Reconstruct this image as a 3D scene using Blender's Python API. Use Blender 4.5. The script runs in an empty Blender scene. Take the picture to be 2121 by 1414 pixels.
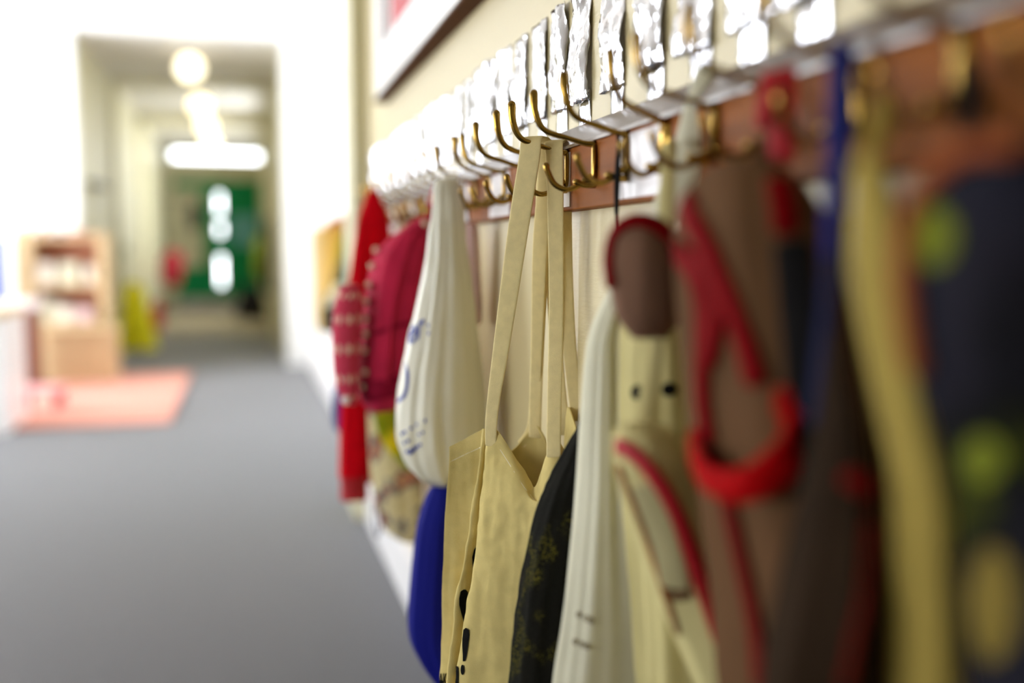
import bpy, bmesh, math, random
from mathutils import Vector, Euler, noise
from mathutils.bvhtree import BVHTree

random.seed(7)
C = bpy.context.scene.collection
SC = bpy.context.scene
PI = math.pi

# ------------------------------------------------------------------ camera
F = 2121 * 35 / 36.0
CX, CY = 1060.5, 707.0
CAM_H = 0.81
PITCH = math.atan((CY - 524) / F)
YAW = math.atan((CX - 505) / F * math.cos(PITCH))
cam_data = bpy.data.cameras.new('camera')
cam = bpy.data.objects.new('camera', cam_data)
C.objects.link(cam)
cam.location = (0, 0, CAM_H)
cam.rotation_euler = (PI / 2 - PITCH, 0, -YAW)
cam_data.lens = 35
cam_data.sensor_width = 36
cam_data.clip_start = 0.02
cam_data.dof.use_dof = True
cam_data.dof.focus_distance = 1.062
cam_data.dof.aperture_fstop = 1.25
SC.camera = cam

# ------------------------------------------------------------------ world, lights, exposure
SC.view_settings.view_transform = 'Standard'
SC.view_settings.look = 'None'
SC.view_settings.gamma = 1
SC.view_settings.exposure = 0.0
SC.cycles.use_denoising = True
SC.cycles.max_bounces = 10
SC.cycles.diffuse_bounces = 5
SC.cycles.sample_clamp_indirect = 8

w = bpy.data.worlds.new('sky')
SC.world = w
w.use_nodes = True
bg = w.node_tree.nodes['Background']
bg.inputs[0].default_value = (0.92, 0.96, 1.0, 1)
bg.inputs[1].default_value = 13.0


def area(name, loc, rot, sx, sy, power, col):
    l = bpy.data.lights.new(name, 'AREA')
    l.shape = 'RECTANGLE'
    l.size, l.size_y, l.energy, l.color = sx, sy, power, col
    o = bpy.data.objects.new(name, l)
    o.location, o.rotation_euler = loc, rot
    C.objects.link(o)
    return o


WIN_L = [(-0.2, 1.9), (3.7, 5.6), (5.9, 7.1)]          # unseen left-wall windows (y ranges); nearest one added low to light the bags
WIN_Z = [(0.35, 1.05), (0.1, 2.2), (0.1, 2.5)]     # sill and head heights
LEFT_X = -2.5
for i, (y0, y1) in enumerate(WIN_L):
    lamp = area('window_daylight', (LEFT_X - 0.02, (y0 + y1) / 2, sum(WIN_Z[i]) / 2), (0, -PI / 2, 0), WIN_Z[i][1] - WIN_Z[i][0], y1 - y0,
                1, (0.93, 0.965, 1.0))
    lamp.data.cycles.is_portal = True         # the sky's light enters here

# ------------------------------------------------------------------ pixel measuring
RM = Euler((PI / 2 - PITCH, 0, -YAW)).to_matrix()
EYE = Vector((0, 0, CAM_H))


def ray(px, py):
    return (RM @ Vector(((px - CX) / F, -(py - CY) / F, -1))).normalized()


def at(px, py, Y):
    d = ray(px, py)
    return EYE + d * (Y / d.y)


def on_wall(px, py, X):
    d = ray(px, py)
    return EYE + d * (X / d.x)


def lin(c):
    c = c / 255.0
    return c / 12.92 if c <= 0.04045 else ((c + 0.055) / 1.055) ** 2.4


def rgb(r, g, b):
    return (lin(r), lin(g), lin(b), 1)


# ------------------------------------------------------------------ materials
def mat(name, col, rough=0.7, metal=0.0, var=0.0, vscale=8, bump=0.0, bscale=200, stretch=(1, 1, 1), coat=0.0, emit=None, sheen=0.0, sub=None, trans=0.0, spec=None):
    m = bpy.data.materials.new(name)
    m.use_nodes = True
    nt = m.node_tree
    p = nt.nodes['Principled BSDF']
    p.inputs['Base Color'].default_value = col
    p.inputs['Roughness'].default_value = rough
    p.inputs['Metallic'].default_value = metal
    if spec is not None: p.inputs['Specular IOR Level'].default_value = spec
    if 'wood' in name and coat: p.inputs['Specular IOR Level'].default_value = 0.15
    if rough >= 0.68 and metal == 0: p.inputs['Specular IOR Level'].default_value = 0.04
    p.inputs['Coat Weight'].default_value = coat
    p.inputs['Coat Roughness'].default_value = 0.15
    p.inputs['Sheen Weight'].default_value = sheen
    p.inputs['Transmission Weight'].default_value = trans
    if emit:
        p.inputs['Emission Color'].default_value = col
        p.inputs['Emission Strength'].default_value = emit
    if var or bump:
        tc = nt.nodes.new('ShaderNodeTexCoord')
        mp = nt.nodes.new('ShaderNodeMapping')
        mp.inputs['Scale'].default_value = stretch
        nt.links.new(tc.outputs['Object'], mp.inputs['Vector'])
    if var:
        n = nt.nodes.new('ShaderNodeTexNoise')
        n.inputs['Scale'].default_value = vscale
        n.inputs['Detail'].default_value = 5
        nt.links.new(mp.outputs[0], n.inputs['Vector'])
        r = nt.nodes.new('ShaderNodeValToRGB')
        r.color_ramp.elements[0].position = 0.3
        r.color_ramp.elements[1].position = 0.7
        c2 = sub if sub else tuple(min(1, x * (1 + var)) for x in col[:3]) + (1,)
        r.color_ramp.elements[0].color = tuple(x * (1 - var) for x in col[:3]) + (1,)
        r.color_ramp.elements[1].color = c2
        nt.links.new(n.outputs[0], r.inputs[0])
        nt.links.new(r.outputs[0], p.inputs['Base Color'])
    if bump:
        n2 = nt.nodes.new('ShaderNodeTexNoise')
        n2.inputs['Scale'].default_value = bscale
        n2.inputs['Detail'].default_value = 3
        nt.links.new(mp.outputs[0], n2.inputs['Vector'])
        b = nt.nodes.new('ShaderNodeBump')
        b.inputs['Strength'].default_value = bump
        b.inputs['Distance'].default_value = 0.002
        nt.links.new(n2.outputs[0], b.inputs['Height'])
        nt.links.new(b.outputs[0], p.inputs['Normal'])
    return m


def ramp_mat(name, stops, scale, rough=0.8, mesh_scale=0):
    """cloth printed with irregular patches of several colours"""
    m = mat(name, stops[0][1], rough)
    nt = m.node_tree
    p = nt.nodes['Principled BSDF']
    tc = nt.nodes.new('ShaderNodeTexCoord')
    n = nt.nodes.new('ShaderNodeTexNoise')
    n.inputs['Scale'].default_value = scale
    n.inputs['Detail'].default_value = 4
    nt.links.new(tc.outputs['Object'], n.inputs['Vector'])
    r = nt.nodes.new('ShaderNodeValToRGB')
    while len(r.color_ramp.elements) < len(stops):
        r.color_ramp.elements.new(0.5)
    for e, (pos, col) in zip(r.color_ramp.elements, stops):
        e.position, e.color = pos, col
    nt.links.new(n.outputs[0], r.inputs[0])
    out = r.outputs[0]
    if mesh_scale:
        v = nt.nodes.new('ShaderNodeTexVoronoi')
        v.inputs['Scale'].default_value = mesh_scale
        nt.links.new(tc.outputs['Object'], v.inputs['Vector'])
        mr = nt.nodes.new('ShaderNodeMath')
        mr.operation = 'LESS_THAN'
        mr.inputs[1].default_value = 0.33
        nt.links.new(v.outputs['Distance'], mr.inputs[0])
        mx = nt.nodes.new('ShaderNodeMix')
        mx.data_type = 'RGBA'
        mx.inputs['A'].default_value = rgb(20, 19, 14)
        nt.links.new(mr.outputs[0], mx.inputs['Factor'])
        nt.links.new(out, mx.inputs['B'])
        out = mx.outputs['Result']
        b = nt.nodes.new('ShaderNodeBump')
        b.inputs['Strength'].default_value = 0.5
        b.inputs['Distance'].default_value = 0.001
        nt.links.new(v.outputs['Distance'], b.inputs['Height'])
        nt.links.new(b.outputs[0], p.inputs['Normal'])
    nt.links.new(out, p.inputs['Base Color'])
    return m


def dot_mat(name, base, dots, nu, nv, radius):
    """evenly printed dots over the UVs"""
    m = mat(name, base, 0.75)
    nt = m.node_tree
    p = nt.nodes['Principled BSDF']
    tc = nt.nodes.new('ShaderNodeTexCoord')
    mp = nt.nodes.new('ShaderNodeMapping')
    mp.inputs['Scale'].default_value = (nu, nv, 1)
    nt.links.new(tc.outputs['UV'], mp.inputs['Vector'])
    fr = nt.nodes.new('ShaderNodeVectorMath'); fr.operation = 'FRACTION'
    nt.links.new(mp.outputs[0], fr.inputs[0])
    sb = nt.nodes.new('ShaderNodeVectorMath'); sb.operation = 'SUBTRACT'
    sb.inputs[1].default_value = (0.5, 0.5, 0)
    nt.links.new(fr.outputs[0], sb.inputs[0])
    ln = nt.nodes.new('ShaderNodeVectorMath'); ln.operation = 'LENGTH'
    nt.links.new(sb.outputs[0], ln.inputs[0])
    lt = nt.nodes.new('ShaderNodeMath'); lt.operation = 'LESS_THAN'
    lt.inputs[1].default_value = radius
    nt.links.new(ln.outputs['Value'], lt.inputs[0])
    mx = nt.nodes.new('ShaderNodeMix'); mx.data_type = 'RGBA'
    mx.inputs['A'].default_value = base
    mx.inputs['B'].default_value = dots
    nt.links.new(lt.outputs[0], mx.inputs['Factor'])
    nt.links.new(mx.outputs['Result'], p.inputs['Base Color'])
    return m


M = {}
M['cream_wall'] = mat('cream wall paint', rgb(207, 191, 144), 0.4, var=0.03, vscale=3, bump=0.25, bscale=160, stretch=(1, 0.25, 1.6))
M['white_wall'] = mat('white wall paint', rgb(244, 244, 242), 0.5, var=0.02, vscale=2)
M['yellow_wall'] = mat('pale yellow wall paint', rgb(206, 200, 166), 0.5, var=0.03, vscale=2)
M['olive_paint'] = mat('olive cream gloss paint', rgb(214, 208, 172), 0.4, var=0.03, vscale=4)
M['ceiling'] = mat('ceiling paint', rgb(226, 222, 214), 0.8, var=0.02, vscale=2)
M['carpet'] = mat('grey carpet', rgb(66, 66, 73), 0.6, var=0.3, vscale=170, bump=0.2, bscale=500, spec=0.12, sheen=0.34)
M['mat'] = mat('brown coir mat', rgb(150, 140, 118), 0.95, var=0.2, vscale=120)
M['rug'] = mat('coral rug pile', rgb(222, 150, 130), 0.95, var=0.08, vscale=90, sheen=0.2)
M['white_gloss'] = mat('white gloss paint', rgb(242, 240, 240), 0.3, var=0.02, vscale=12, bump=0.12, bscale=120, stretch=(1, 0.2, 1))
M['brown_wood'] = mat('varnished brown wood', rgb(140, 80, 30), 0.5, var=0.3, vscale=14, stretch=(1, 0.12, 2.5), spec=0.06)
M['pale_wood'] = mat('pale birch wood', rgb(204, 176, 134), 0.5, var=0.08, vscale=9, stretch=(0.3, 0.3, 2))
M['red_wood'] = mat('reddish shelf wood', rgb(186, 120, 88), 0.5, var=0.12, vscale=9, stretch=(0.3, 1, 2))
M['moulding'] = mat('glossy brown varnish', rgb(100, 78, 64), 0.28, var=0.06, vscale=14, stretch=(1, 0.1, 1), coat=0.7, spec=0.5)
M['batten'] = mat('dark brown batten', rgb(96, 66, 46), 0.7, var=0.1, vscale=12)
M['oat'] = mat('oat coloured canvas', rgb(176, 166, 124), 0.8, var=0.05, vscale=20)
M['card'] = mat('glossy white card', rgb(236, 230, 232), 0.3, var=0.02, vscale=30)
M['brass'] = mat('polished brass', rgb(154, 122, 56), 0.2, 1.0, var=0.16, vscale=60, bump=0.08, bscale=90)
M['brass_dark'] = mat('tarnished brass', rgb(150, 116, 56), 0.32, 1.0, var=0.2, vscale=80)
M['foil'] = mat('silver foil', rgb(214, 214, 220), 0.09, 1.0, bump=0.8, bscale=55, stretch=(1, 1, 0.3))
M['calico'] = mat('natural calico', rgb(218, 198, 130), 0.9, var=0.06, vscale=60, bump=0.4, bscale=1400, sheen=0.0)
M['calico_tape'] = mat('calico strap tape', rgb(232, 214, 158), 0.9, var=0.06, vscale=90, bump=0.35, bscale=1600, sheen=0.0)
M['ink'] = mat('black ink', rgb(24, 23, 22), 0.8, var=0.2, vscale=300)
M['thread'] = mat('cream thread', rgb(238, 228, 196), 0.9, var=0.05, vscale=300)
M['plastic_bag'] = mat('grey white carrier plastic', rgb(222, 218, 198), 0.38, var=0.03, vscale=20, bump=0.15, bscale=60, stretch=(1, 1, 0.25))
M['blue_ink'] = mat('blue print', rgb(50, 68, 158), 0.6, var=0.05, vscale=80)
M['pink_cloth'] = mat('raspberry pink canvas', rgb(188, 40, 72), 0.7, var=0.12, vscale=25, bump=0.2, bscale=600, sheen=0.0)
M['pink_dark'] = mat('dark raspberry trim', rgb(136, 18, 46), 0.7, var=0.1, vscale=25)
M['pink_dots'] = dot_mat('raspberry canvas with cream dots', rgb(196, 62, 86), rgb(236, 214, 190), 10, 7, 0.17)
M['cream_dot'] = mat('cream bobble', rgb(240, 222, 196), 0.8, var=0.04, vscale=80)
M['red_knit'] = mat('bright red knit', rgb(206, 8, 26), 0.85, var=0.1, vscale=40, bump=0.35, bscale=300)
M['night_cloth'] = mat('very dark brown cloth', rgb(44, 32, 21), 0.85, var=0.15, vscale=14)
M['royal_cloth'] = mat('royal blue cloth', rgb(24, 28, 118), 0.7, var=0.12, vscale=14, stretch=(1, 1, 0.2))
M['navy_cloth'] = mat('navy cloth', rgb(48, 52, 84), 0.8, var=0.15, vscale=14)
M['green_print'] = ramp_mat('green and yellow print', [(0.3, rgb(70, 104, 20)), (0.5, rgb(150, 150, 20)), (0.62, rgb(226, 200, 30)), (0.8, rgb(60, 60, 30))], 14)
M['floral_print'] = ramp_mat('cream cloth with a dark and coloured print', [(0.2, rgb(222, 206, 150)), (0.5, rgb(226, 212, 168)), (0.56, rgb(110, 106, 110)), (0.62, rgb(200, 120, 90)), (0.68, rgb(226, 212, 168))], 22)
M['black_mesh'] = ramp_mat('black netting over an olive print', [(0.26, rgb(84, 70, 62)), (0.36, rgb(26, 25, 20)), (0.53, rgb(30, 29, 20)), (0.6, rgb(124, 116, 34)), (0.66, rgb(28, 27, 20)), (0.8, rgb(96, 78, 70))], 16, 0.85, 520)
M['cord'] = mat('dark brown cord', rgb(66, 46, 38), 0.8, var=0.2, vscale=200)
M['black'] = mat('black cloth', rgb(34, 33, 34), 0.8, var=0.2, vscale=40)
M['white_cotton'] = mat('white cotton', rgb(212, 208, 184), 0.85, var=0.03, vscale=30)
M['grey_ink'] = mat('faded grey print', rgb(150, 140, 116), 0.8, var=0.08, vscale=80)
M['cream_cloth'] = mat('pale cream cloth', rgb(204, 192, 136), 0.8, var=0.05, vscale=18)
M['yellow_cloth'] = mat('yellow beige canvas', rgb(168, 146, 74), 0.8, var=0.08, vscale=14)
M['orange_trim'] = mat('orange webbing', rgb(146, 76, 42), 0.7, var=0.08, vscale=30)
M['brown_cloth'] = mat('brown canvas', rgb(98, 70, 46), 0.8, var=0.1, vscale=12, bump=0.2, bscale=400)
M['brown_plush'] = mat('soft taupe cloth', rgb(128, 96, 78), 0.9, var=0.1, vscale=12, sheen=0.0)
M['red_web'] = mat('red webbing', rgb(118, 2, 7), 0.7, var=0.08, vscale=30)
M['red_loose'] = mat('bright red webbing', rgb(166, 2, 6), 0.75, var=0.06, vscale=30)
M['red_ribbon'] = mat('crimson ribbon', rgb(178, 4, 24), 0.6, var=0.06, vscale=30)
M['blue_web'] = mat('blue lanyard webbing', rgb(46, 52, 120), 0.7, var=0.08, vscale=30)
M['dark_print'] = ramp_mat('dark navy and olive print', [(0.3, rgb(24, 27, 40)), (0.5, rgb(36, 34, 42)), (0.6, rgb(20, 20, 20)), (0.66, rgb(64, 68, 14)), (0.72, rgb(26, 26, 34))], 7)
M['pink_pale'] = mat('pale pink cotton', rgb(226, 196, 200), 0.85, var=0.05, vscale=20)
M['tan_cloth'] = mat('tan satchel cloth', rgb(206, 178, 124), 0.8, var=0.06, vscale=10)
M['ochre_cloth'] = mat('ochre cloth', rgb(204, 160, 70), 0.8, var=0.08, vscale=10)
M['olive_cloth'] = mat('olive green cloth', rgb(112, 118, 36), 0.85, var=0.1, vscale=10)
M['forest_cloth'] = mat('dark green cloth', rgb(52, 76, 66), 0.85, var=0.2, vscale=10)
M['board_red'] = mat('red display paper', rgb(188, 58, 66), 0.6, var=0.08, vscale=14)
M['board_white'] = mat('white display paper', rgb(240, 238, 236), 0.6, var=0.03, vscale=14)
M['grey_print'] = ramp_mat('pale paper with a grey drawing', [(0.3, rgb(238, 240, 242)), (0.5, rgb(226, 228, 232)), (0.62, rgb(186, 192, 204))], 5)
M['green_door'] = mat('green door paint', rgb(8, 140, 82), 0.5, var=0.06, vscale=4, spec=0.15)
M['teal_door'] = mat('teal glazed film', rgb(90, 168, 172), 0.35, var=0.05, vscale=4)
M['steel'] = mat('brushed steel', rgb(190, 190, 192), 0.35, 1.0, var=0.08, vscale=40)
M['glass'] = mat('clear glass', (1, 1, 1, 1), 0.0, trans=1.0)
M['globe'] = mat('lit opal glass', rgb(255, 243, 210), 0.3, emit=2.6)
M['yellow_plastic'] = mat('yellow plastic', rgb(232, 222, 20), 0.4, var=0.04, vscale=10)
M['red_gloss'] = mat('red gloss paint', rgb(196, 30, 34), 0.35, var=0.05, vscale=10)
M['maroon_cloth'] = mat('maroon coat cloth', rgb(160, 44, 58), 0.8, var=0.15, vscale=10)
M['pink_plastic'] = mat('pink plastic', rgb(240, 176, 180), 0.3, var=0.03, vscale=10)
M['red_paint'] = mat('dark red paint', rgb(172, 60, 78), 0.4, var=0.05, vscale=10)
M['maroon_edge'] = mat('dark maroon edging', rgb(104, 26, 20), 0.8, var=0.08, vscale=20)
M['dull_tan'] = mat('dull tan print', rgb(122, 104, 48), 0.8, var=0.1, vscale=20)
M['maroon_wood'] = mat('dark red brown wood', rgb(122, 66, 50), 0.5, var=0.1, vscale=9, stretch=(1, 1, 0.2))
M['blue_board'] = mat('dull blue felt', rgb(96, 110, 168), 0.9, var=0.06, vscale=20)
M['paper_book'] = mat('cream book card', rgb(238, 228, 214), 0.7, var=0.06, vscale=14)
M['switch'] = mat('olive green plastic', rgb(120, 124, 82), 0.5, var=0.05, vscale=14)
M['grey_plastic'] = mat('grey plastic', rgb(150, 152, 156), 0.5, var=0.05, vscale=14)


# ------------------------------------------------------------------ object helpers
def wloc(o):
    v = Vector((0, 0, 0))
    while o is not None:
        v += o.location
        o = o.parent
    return v


def thing(name, label, cat, loc=(0, 0, 0), group=None, kind=None):
    o = bpy.data.objects.new(name, None)
    o.empty_display_size = 0.05
    C.objects.link(o)
    o.location = loc
    return tag(o, label, cat, group, kind)


def tag(o, label=None, cat=None, group=None, kind=None):
    if label: o['label'] = label
    if cat: o['category'] = cat
    if group: o['group'] = group
    if kind: o['kind'] = kind
    return o


def link(name, verts, faces, m, parent=None, smooth=True, uvs=None, local=False, label=None):
    """one mesh object; verts are world coordinates unless local"""
    me = bpy.data.meshes.new(name)
    off = Vector((0, 0, 0)) if (local or parent is None) else wloc(parent)
    me.from_pydata([Vector(v) - off for v in verts], [], faces)
    if uvs:
        ul = me.uv_layers.new(name='UVMap')
        for poly in me.polygons:
            for li in poly.loop_indices:
                ul.data[li].uv = uvs[me.loops[li].vertex_index]
    bm = bmesh.new(); bm.from_mesh(me)
    bmesh.ops.recalc_face_normals(bm, faces=bm.faces)
    bm.to_mesh(me); bm.free()
    me.materials.append(m)
    if smooth:
        for p in me.polygons: p.use_smooth = True
    o = bpy.data.objects.new(name, me)
    C.objects.link(o)
    if parent is not None:
        o.parent = parent
    if label: o['label'] = label
    return o


def bevel(o, wdt, seg=2):
    b = o.modifiers.new('bevel', 'BEVEL')
    b.width, b.segments, b.limit_method = wdt, seg, 'ANGLE'
    return o


def solid(o, t, off=0.0):
    s = o.modifiers.new('solid', 'SOLIDIFY')
    s.thickness, s.offset = t, off
    return o


def boxes(name, bl, m, parent=None, bev=0.0, local=False, label=None):
    vs, fs = [], []
    for (x0, x1, y0, y1, z0, z1) in bl:
        k = len(vs)
        vs += [(x, y, z) for z in (z0, z1) for y in (y0, y1) for x in (x0, x1)]
        fs += [(k, k + 2, k + 3, k + 1), (k + 4, k + 5, k + 7, k + 6), (k, k + 1, k + 5, k + 4), (k + 2, k + 6, k + 7, k + 3),
               (k, k + 4, k + 6, k + 2), (k + 1, k + 3, k + 7, k + 5)]
    o = link(name, vs, fs, m, parent, False, local=local, label=label)
    if bev: bevel(o, bev)
    return o


def structure(name, bl, m, bev=0.0):
    return tag(boxes(name, bl, m, None, bev), kind='structure')


def cr(p, n):
    """n points along a Catmull-Rom curve through p (Vectors or floats)"""
    if len(p) == 1: return [p[0]] * n
    out = []
    for i in range(n):
        t = i / (n - 1) * (len(p) - 1)
        k = min(int(t), len(p) - 2)
        u = t - k
        a, b, c, d = p[max(k - 1, 0)], p[k], p[k + 1], p[min(k + 2, len(p) - 1)]
        out.append((b * 2 + (c - a) * u + (a * 2 - b * 5 + c * 4 - d) * u * u + (b * 3 - a - c * 3 + d) * u ** 3) * 0.5)
    return out


def grid(name, rows, m, parent, closed=False, cap=False, label=None, local=False):
    n = len(rows[0])
    vs = [v for r in rows for v in r]
    uv = [(j / (n if closed else n - 1), i / (len(rows) - 1)) for i, r in enumerate(rows) for j in range(n)]
    fs = []
    for i in range(len(rows) - 1):
        for j in range(n if closed else n - 1):
            k = (j + 1) % n
            fs.append((i * n + j, i * n + k, (i + 1) * n + k, (i + 1) * n + j))
    if cap:
        fs.append(tuple(range(n)))
        fs.append(tuple(range((len(rows) - 1) * n, len(rows) * n)))
    return link(name, vs, fs, m, parent, True, uv, local, label)


def wrinkle(o, amp, freq, seed=0.0, aniso=(1, 1, 1), octaves=2):
    me = o.data
    nn = [v.normal.copy() for v in me.vertices]
    for v, nv in zip(me.vertices, nn):
        q = Vector((v.co.x * aniso[0], v.co.y * aniso[1], v.co.z * aniso[2])) * freq + Vector((seed, seed * 1.7, seed * 0.3))
        a = noise.noise(q) + (0.5 * noise.noise(q * 2.3) if octaves > 1 else 0) + (0.25 * noise.noise(q * 5.1) if octaves > 2 else 0)
        v.co += nv * (a * amp)
    me.update()
    return o


def sheet(name, rows, m, parent, n=60, k=60, thick=0.0012, amp=0.0, freq=30, seed=0.0, label=None, clampx=None):
    """cloth surface through rows of world points"""
    fine = [cr([Vector(q) for q in r], n) for r in rows]
    cols = [cr([fine[i][j] for i in range(len(fine))], k) for j in range(n)]
    rr = [[cols[j][i] for j in range(n)] for i in range(k)]
    if clampx:
        for r in rr:
            for q in r: q.x = min(q.x, clampx)
    o = grid(name, rr, m, parent, label=label)
    if amp: wrinkle(o, amp, freq, seed, octaves=3)
    solid(o, thick)
    return o


def sweep(name, pts, hw, hh, m, parent, side=None, n=24, seg=10, square=2.0, ends=True, local=False, label=None):
    """strap or rod along pts; half width hw along `side`, half thickness hh; each a number or a list along the path"""
    path = cr([Vector(q) for q in pts], n)
    if not isinstance(hw, (list, tuple)): hw = [hw, hw]
    if not isinstance(hh, (list, tuple)): hh = [hh, hh]
    W, H = cr([float(x) for x in hw], n), cr([float(x) for x in hh], n)
    rows = []
    prev = None
    for i, q in enumerate(path):
        t = (path[min(i + 1, n - 1)] - path[max(i - 1, 0)]).normalized()
        if isinstance(side, list):
            s = side[i]
        elif side is not None:
            s = Vector(side)
        else:
            s = prev if prev is not None else (Vector((0, 1, 0)) if abs(t.y) < 0.8 else Vector((1, 0, 0)))
        s = (s - t * s.dot(t)).normalized()
        prev = s
        nrm = t.cross(s)
        e = 1.0
        ring = []
        for j in range(seg):
            a = 2 * PI * j / seg
            ca, sa = math.cos(a), math.sin(a)
            ca = math.copysign(abs(ca) ** (2 / square), ca)
            sa = math.copysign(abs(sa) ** (2 / square), sa)
            ring.append(q + s * (ca * W[i] * e) + nrm * (sa * H[i] * e))
        rows.append(ring)
    if ends:
        def shrink(ring, q, t, f, d): return [q + (v - q) * f + t * d for v in ring]
        t0 = (path[0] - path[1]).normalized(); t1 = (path[-1] - path[-2]).normalized()
        r0 = min(W[0], H[0]); r1 = min(W[-1], H[-1])
        rows = [shrink(rows[0], path[0], t0, 0.35, r0 * .95), shrink(rows[0], path[0], t0, 0.8, r0 * .6)] + rows + \
               [shrink(rows[-1], path[-1], t1, 0.8, r1 * .6), shrink(rows[-1], path[-1], t1, 0.35, r1 * .95)]
    return grid(name, rows, m, parent, True, True, local=local, label=label)


def lathe(name, prof, m, parent, loc, seg=24, local=False, label=None):
    rows = [[Vector((r * math.cos(2 * PI * j / seg), r * math.sin(2 * PI * j / seg), z)) + Vector(loc) for j in range(seg)] for r, z in prof]
    return grid(name, rows, m, parent, True, True, local=local, label=label)


def solve_ellipse(tL, tR, cy, ry):
    for _ in range(40):
        lo = abs(tL) * ry + abs(tR) * ry
        if lo < (tR - tL) * cy * 0.92: break
        ry *= 0.85
    a, b = 0.0, (tR - tL) * cy
    for _ in range(50):
        r = (a + b) / 2
        if math.hypot(r, tL * ry) + math.hypot(r, tR * ry) < (tR - tL) * cy: a = r
        else: b = r
    return tL * cy + math.hypot(r, tL * ry), r, ry


BVH = {}


def bag(name, rows, Y0, m, parent, n=72, k=56, fold=0.05, nf=9, seed=1.0, clampx=0.335, sq=2.2, amp=0.0, freq=25, cap=True, label=None, yshift=None):
    """a filled, hanging cloth bag: rows (image y, left x, right x, half depth along the wall)"""
    raw = []
    for i, rw in enumerate(rows):
        py, l, r, ry = rw
        pl, pr, pm = at(l, py, Y0), at(r, py, Y0), at((l + r) / 2, py, Y0)
        yc = Y0 + (yshift[i] if yshift else 0)
        cx, rx, ry2 = solve_ellipse(pl.x / Y0, pr.x / Y0, yc, ry)
        raw.append((pm.z, cx, yc, rx, ry2))
    par = [cr([float(q[c]) for q in raw], k) for c in range(5)]
    out = []
    for i in range(k):
        z, cx, cy, rx, ry = (par[c][i] for c in range(5))
        ring = []
        for j in range(n):
            a = 2 * PI * j / n
            ca, sa = math.cos(a), math.sin(a)
            ca2 = math.copysign(abs(ca) ** (2 / sq), ca)
            sa2 = math.copysign(abs(sa) ** (2 / sq), sa)
            v = i / (k - 1)
            f = 1 + fold * (0.6 * math.sin(nf * a + seed + 1.3 * math.sin(3 * v + seed)) + 0.4 * math.sin((nf * 2 + 1) * a + 2.1 * seed + 2 * v)) * (0.4 + 0.6 * noise.noise(Vector((a * .7, v * 2.0, seed))) + .4)
            x = cx + ca2 * rx * f
            if clampx: x = clampx - 0.5 * abs(x - clampx) * 0 if x > clampx else x
            ring.append(Vector((x, cy + sa2 * ry * f, z)))
        out.append(ring)
    o = grid(name, out, m, parent, True, cap, label=label)
    if amp: wrinkle(o, amp, freq, seed)
    return o


def bvh_of(o):
    off = wloc(o)
    return BVHTree.FromPolygons([v.co + off for v in o.data.vertices], [tuple(p.vertices) for p in o.data.polygons])


def stick(b, px, py, off=0.001, fallback=1.0):
    """the point of a bag's surface seen at a measured place of the photograph, lifted off it by off"""
    d = ray(px, py)
    h = b.ray_cast(EYE, d)
    if h[0] is None:
        h = b.find_nearest(EYE + d * (fallback / d.y))
        return h[0] + h[1] * off
    nn = h[1] if h[1].dot(d) < 0 else -h[1]
    return h[0] + nn * off


def trim_on(name, b, pts, wd, m, parent, th=0.0015, Yf=1.0, n=26, side=None, label=None):
    """piping, straps or tape lying on a bag's surface"""
    q = cr([Vector((x, y, 0)) for x, y in pts], n)
    path = [stick(b, v.x, v.y, th * 0.6, Yf) for v in q]
    path = [(path[max(i - 1, 0)] + path[i] * 2 + path[min(i + 1, n - 1)]) / 4 for i in range(n)]
    sides = []
    for i in range(n):
        t = (path[min(i + 1, n - 1)] - path[max(i - 1, 0)]).normalized()
        sides.append(t.cross(b.find_nearest(path[i])[1]).normalized())
    for i in range(1, n):
        if sides[i].dot(sides[i - 1]) < 0: sides[i].negate()
    sides = [(sides[max(i - 1, 0)] + sides[i] + sides[min(i + 1, n - 1)]).normalized() for i in range(n)]
    return sweep(name, path, wd, th, m, parent, sides, n, 12, 2.6, label=label)


def decal(name, b, polys, m, parent, off=0.0008, Yf=1.0):
    vs, fs = [], []
    for poly in polys:
        k = len(vs)
        cx = sum(p[0] for p in poly) / len(poly); cy = sum(p[1] for p in poly) / len(poly)
        ring2 = [((p[0] + cx) / 2, (p[1] + cy) / 2) for p in poly]
        for p in poly: vs.append(stick(b, p[0], p[1], off, Yf))
        for p in ring2: vs.append(stick(b, p[0], p[1], off, Yf))
        vs.append(stick(b, cx, cy, off, Yf))
        n = len(poly)
        for i in range(n):
            j = (i + 1) % n
            fs.append((k + i, k + j, k + n + j, k + n + i))
            fs.append((k + n + i, k + n + j, k + 2 * n))
    return link(name, vs, fs, m, parent)


def decal_text(name, b, text, ox, oy, height, sx, angle, m, parent, shear=0.0, off=0.0008, Yf=1.0):
    cu = bpy.data.curves.new('lettering', 'FONT')
    cu.body = text
    cu.size = 1
    cu.offset = 0.02
    tmp = bpy.data.objects.new('lettering', cu)
    C.objects.link(tmp)
    bpy.context.view_layer.update()
    me = bpy.data.meshes.new_from_object(tmp)
    bm = bmesh.new(); bm.from_mesh(me)
    bmesh.ops.triangulate(bm, faces=bm.faces)
    bmesh.ops.subdivide_edges(bm, edges=bm.edges, cuts=1)
    vs = []
    for v in bm.verts:
        x, y = v.co.x * height * sx, v.co.y * height
        x += y * shear
        X = ox + x * math.cos(angle)
        Y = oy - y - x * math.sin(angle)
        vs.append(stick(b, X, Y, off, Yf))
    bm.verts.index_update()
    fs = [tuple(v.index for v in f.verts) for f in bm.faces]
    bm.free()
    bpy.data.objects.remove(tmp)
    bpy.data.curves.remove(cu)
    bpy.data.meshes.remove(me)
    return link(name, vs, fs, m, parent, False)


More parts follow.
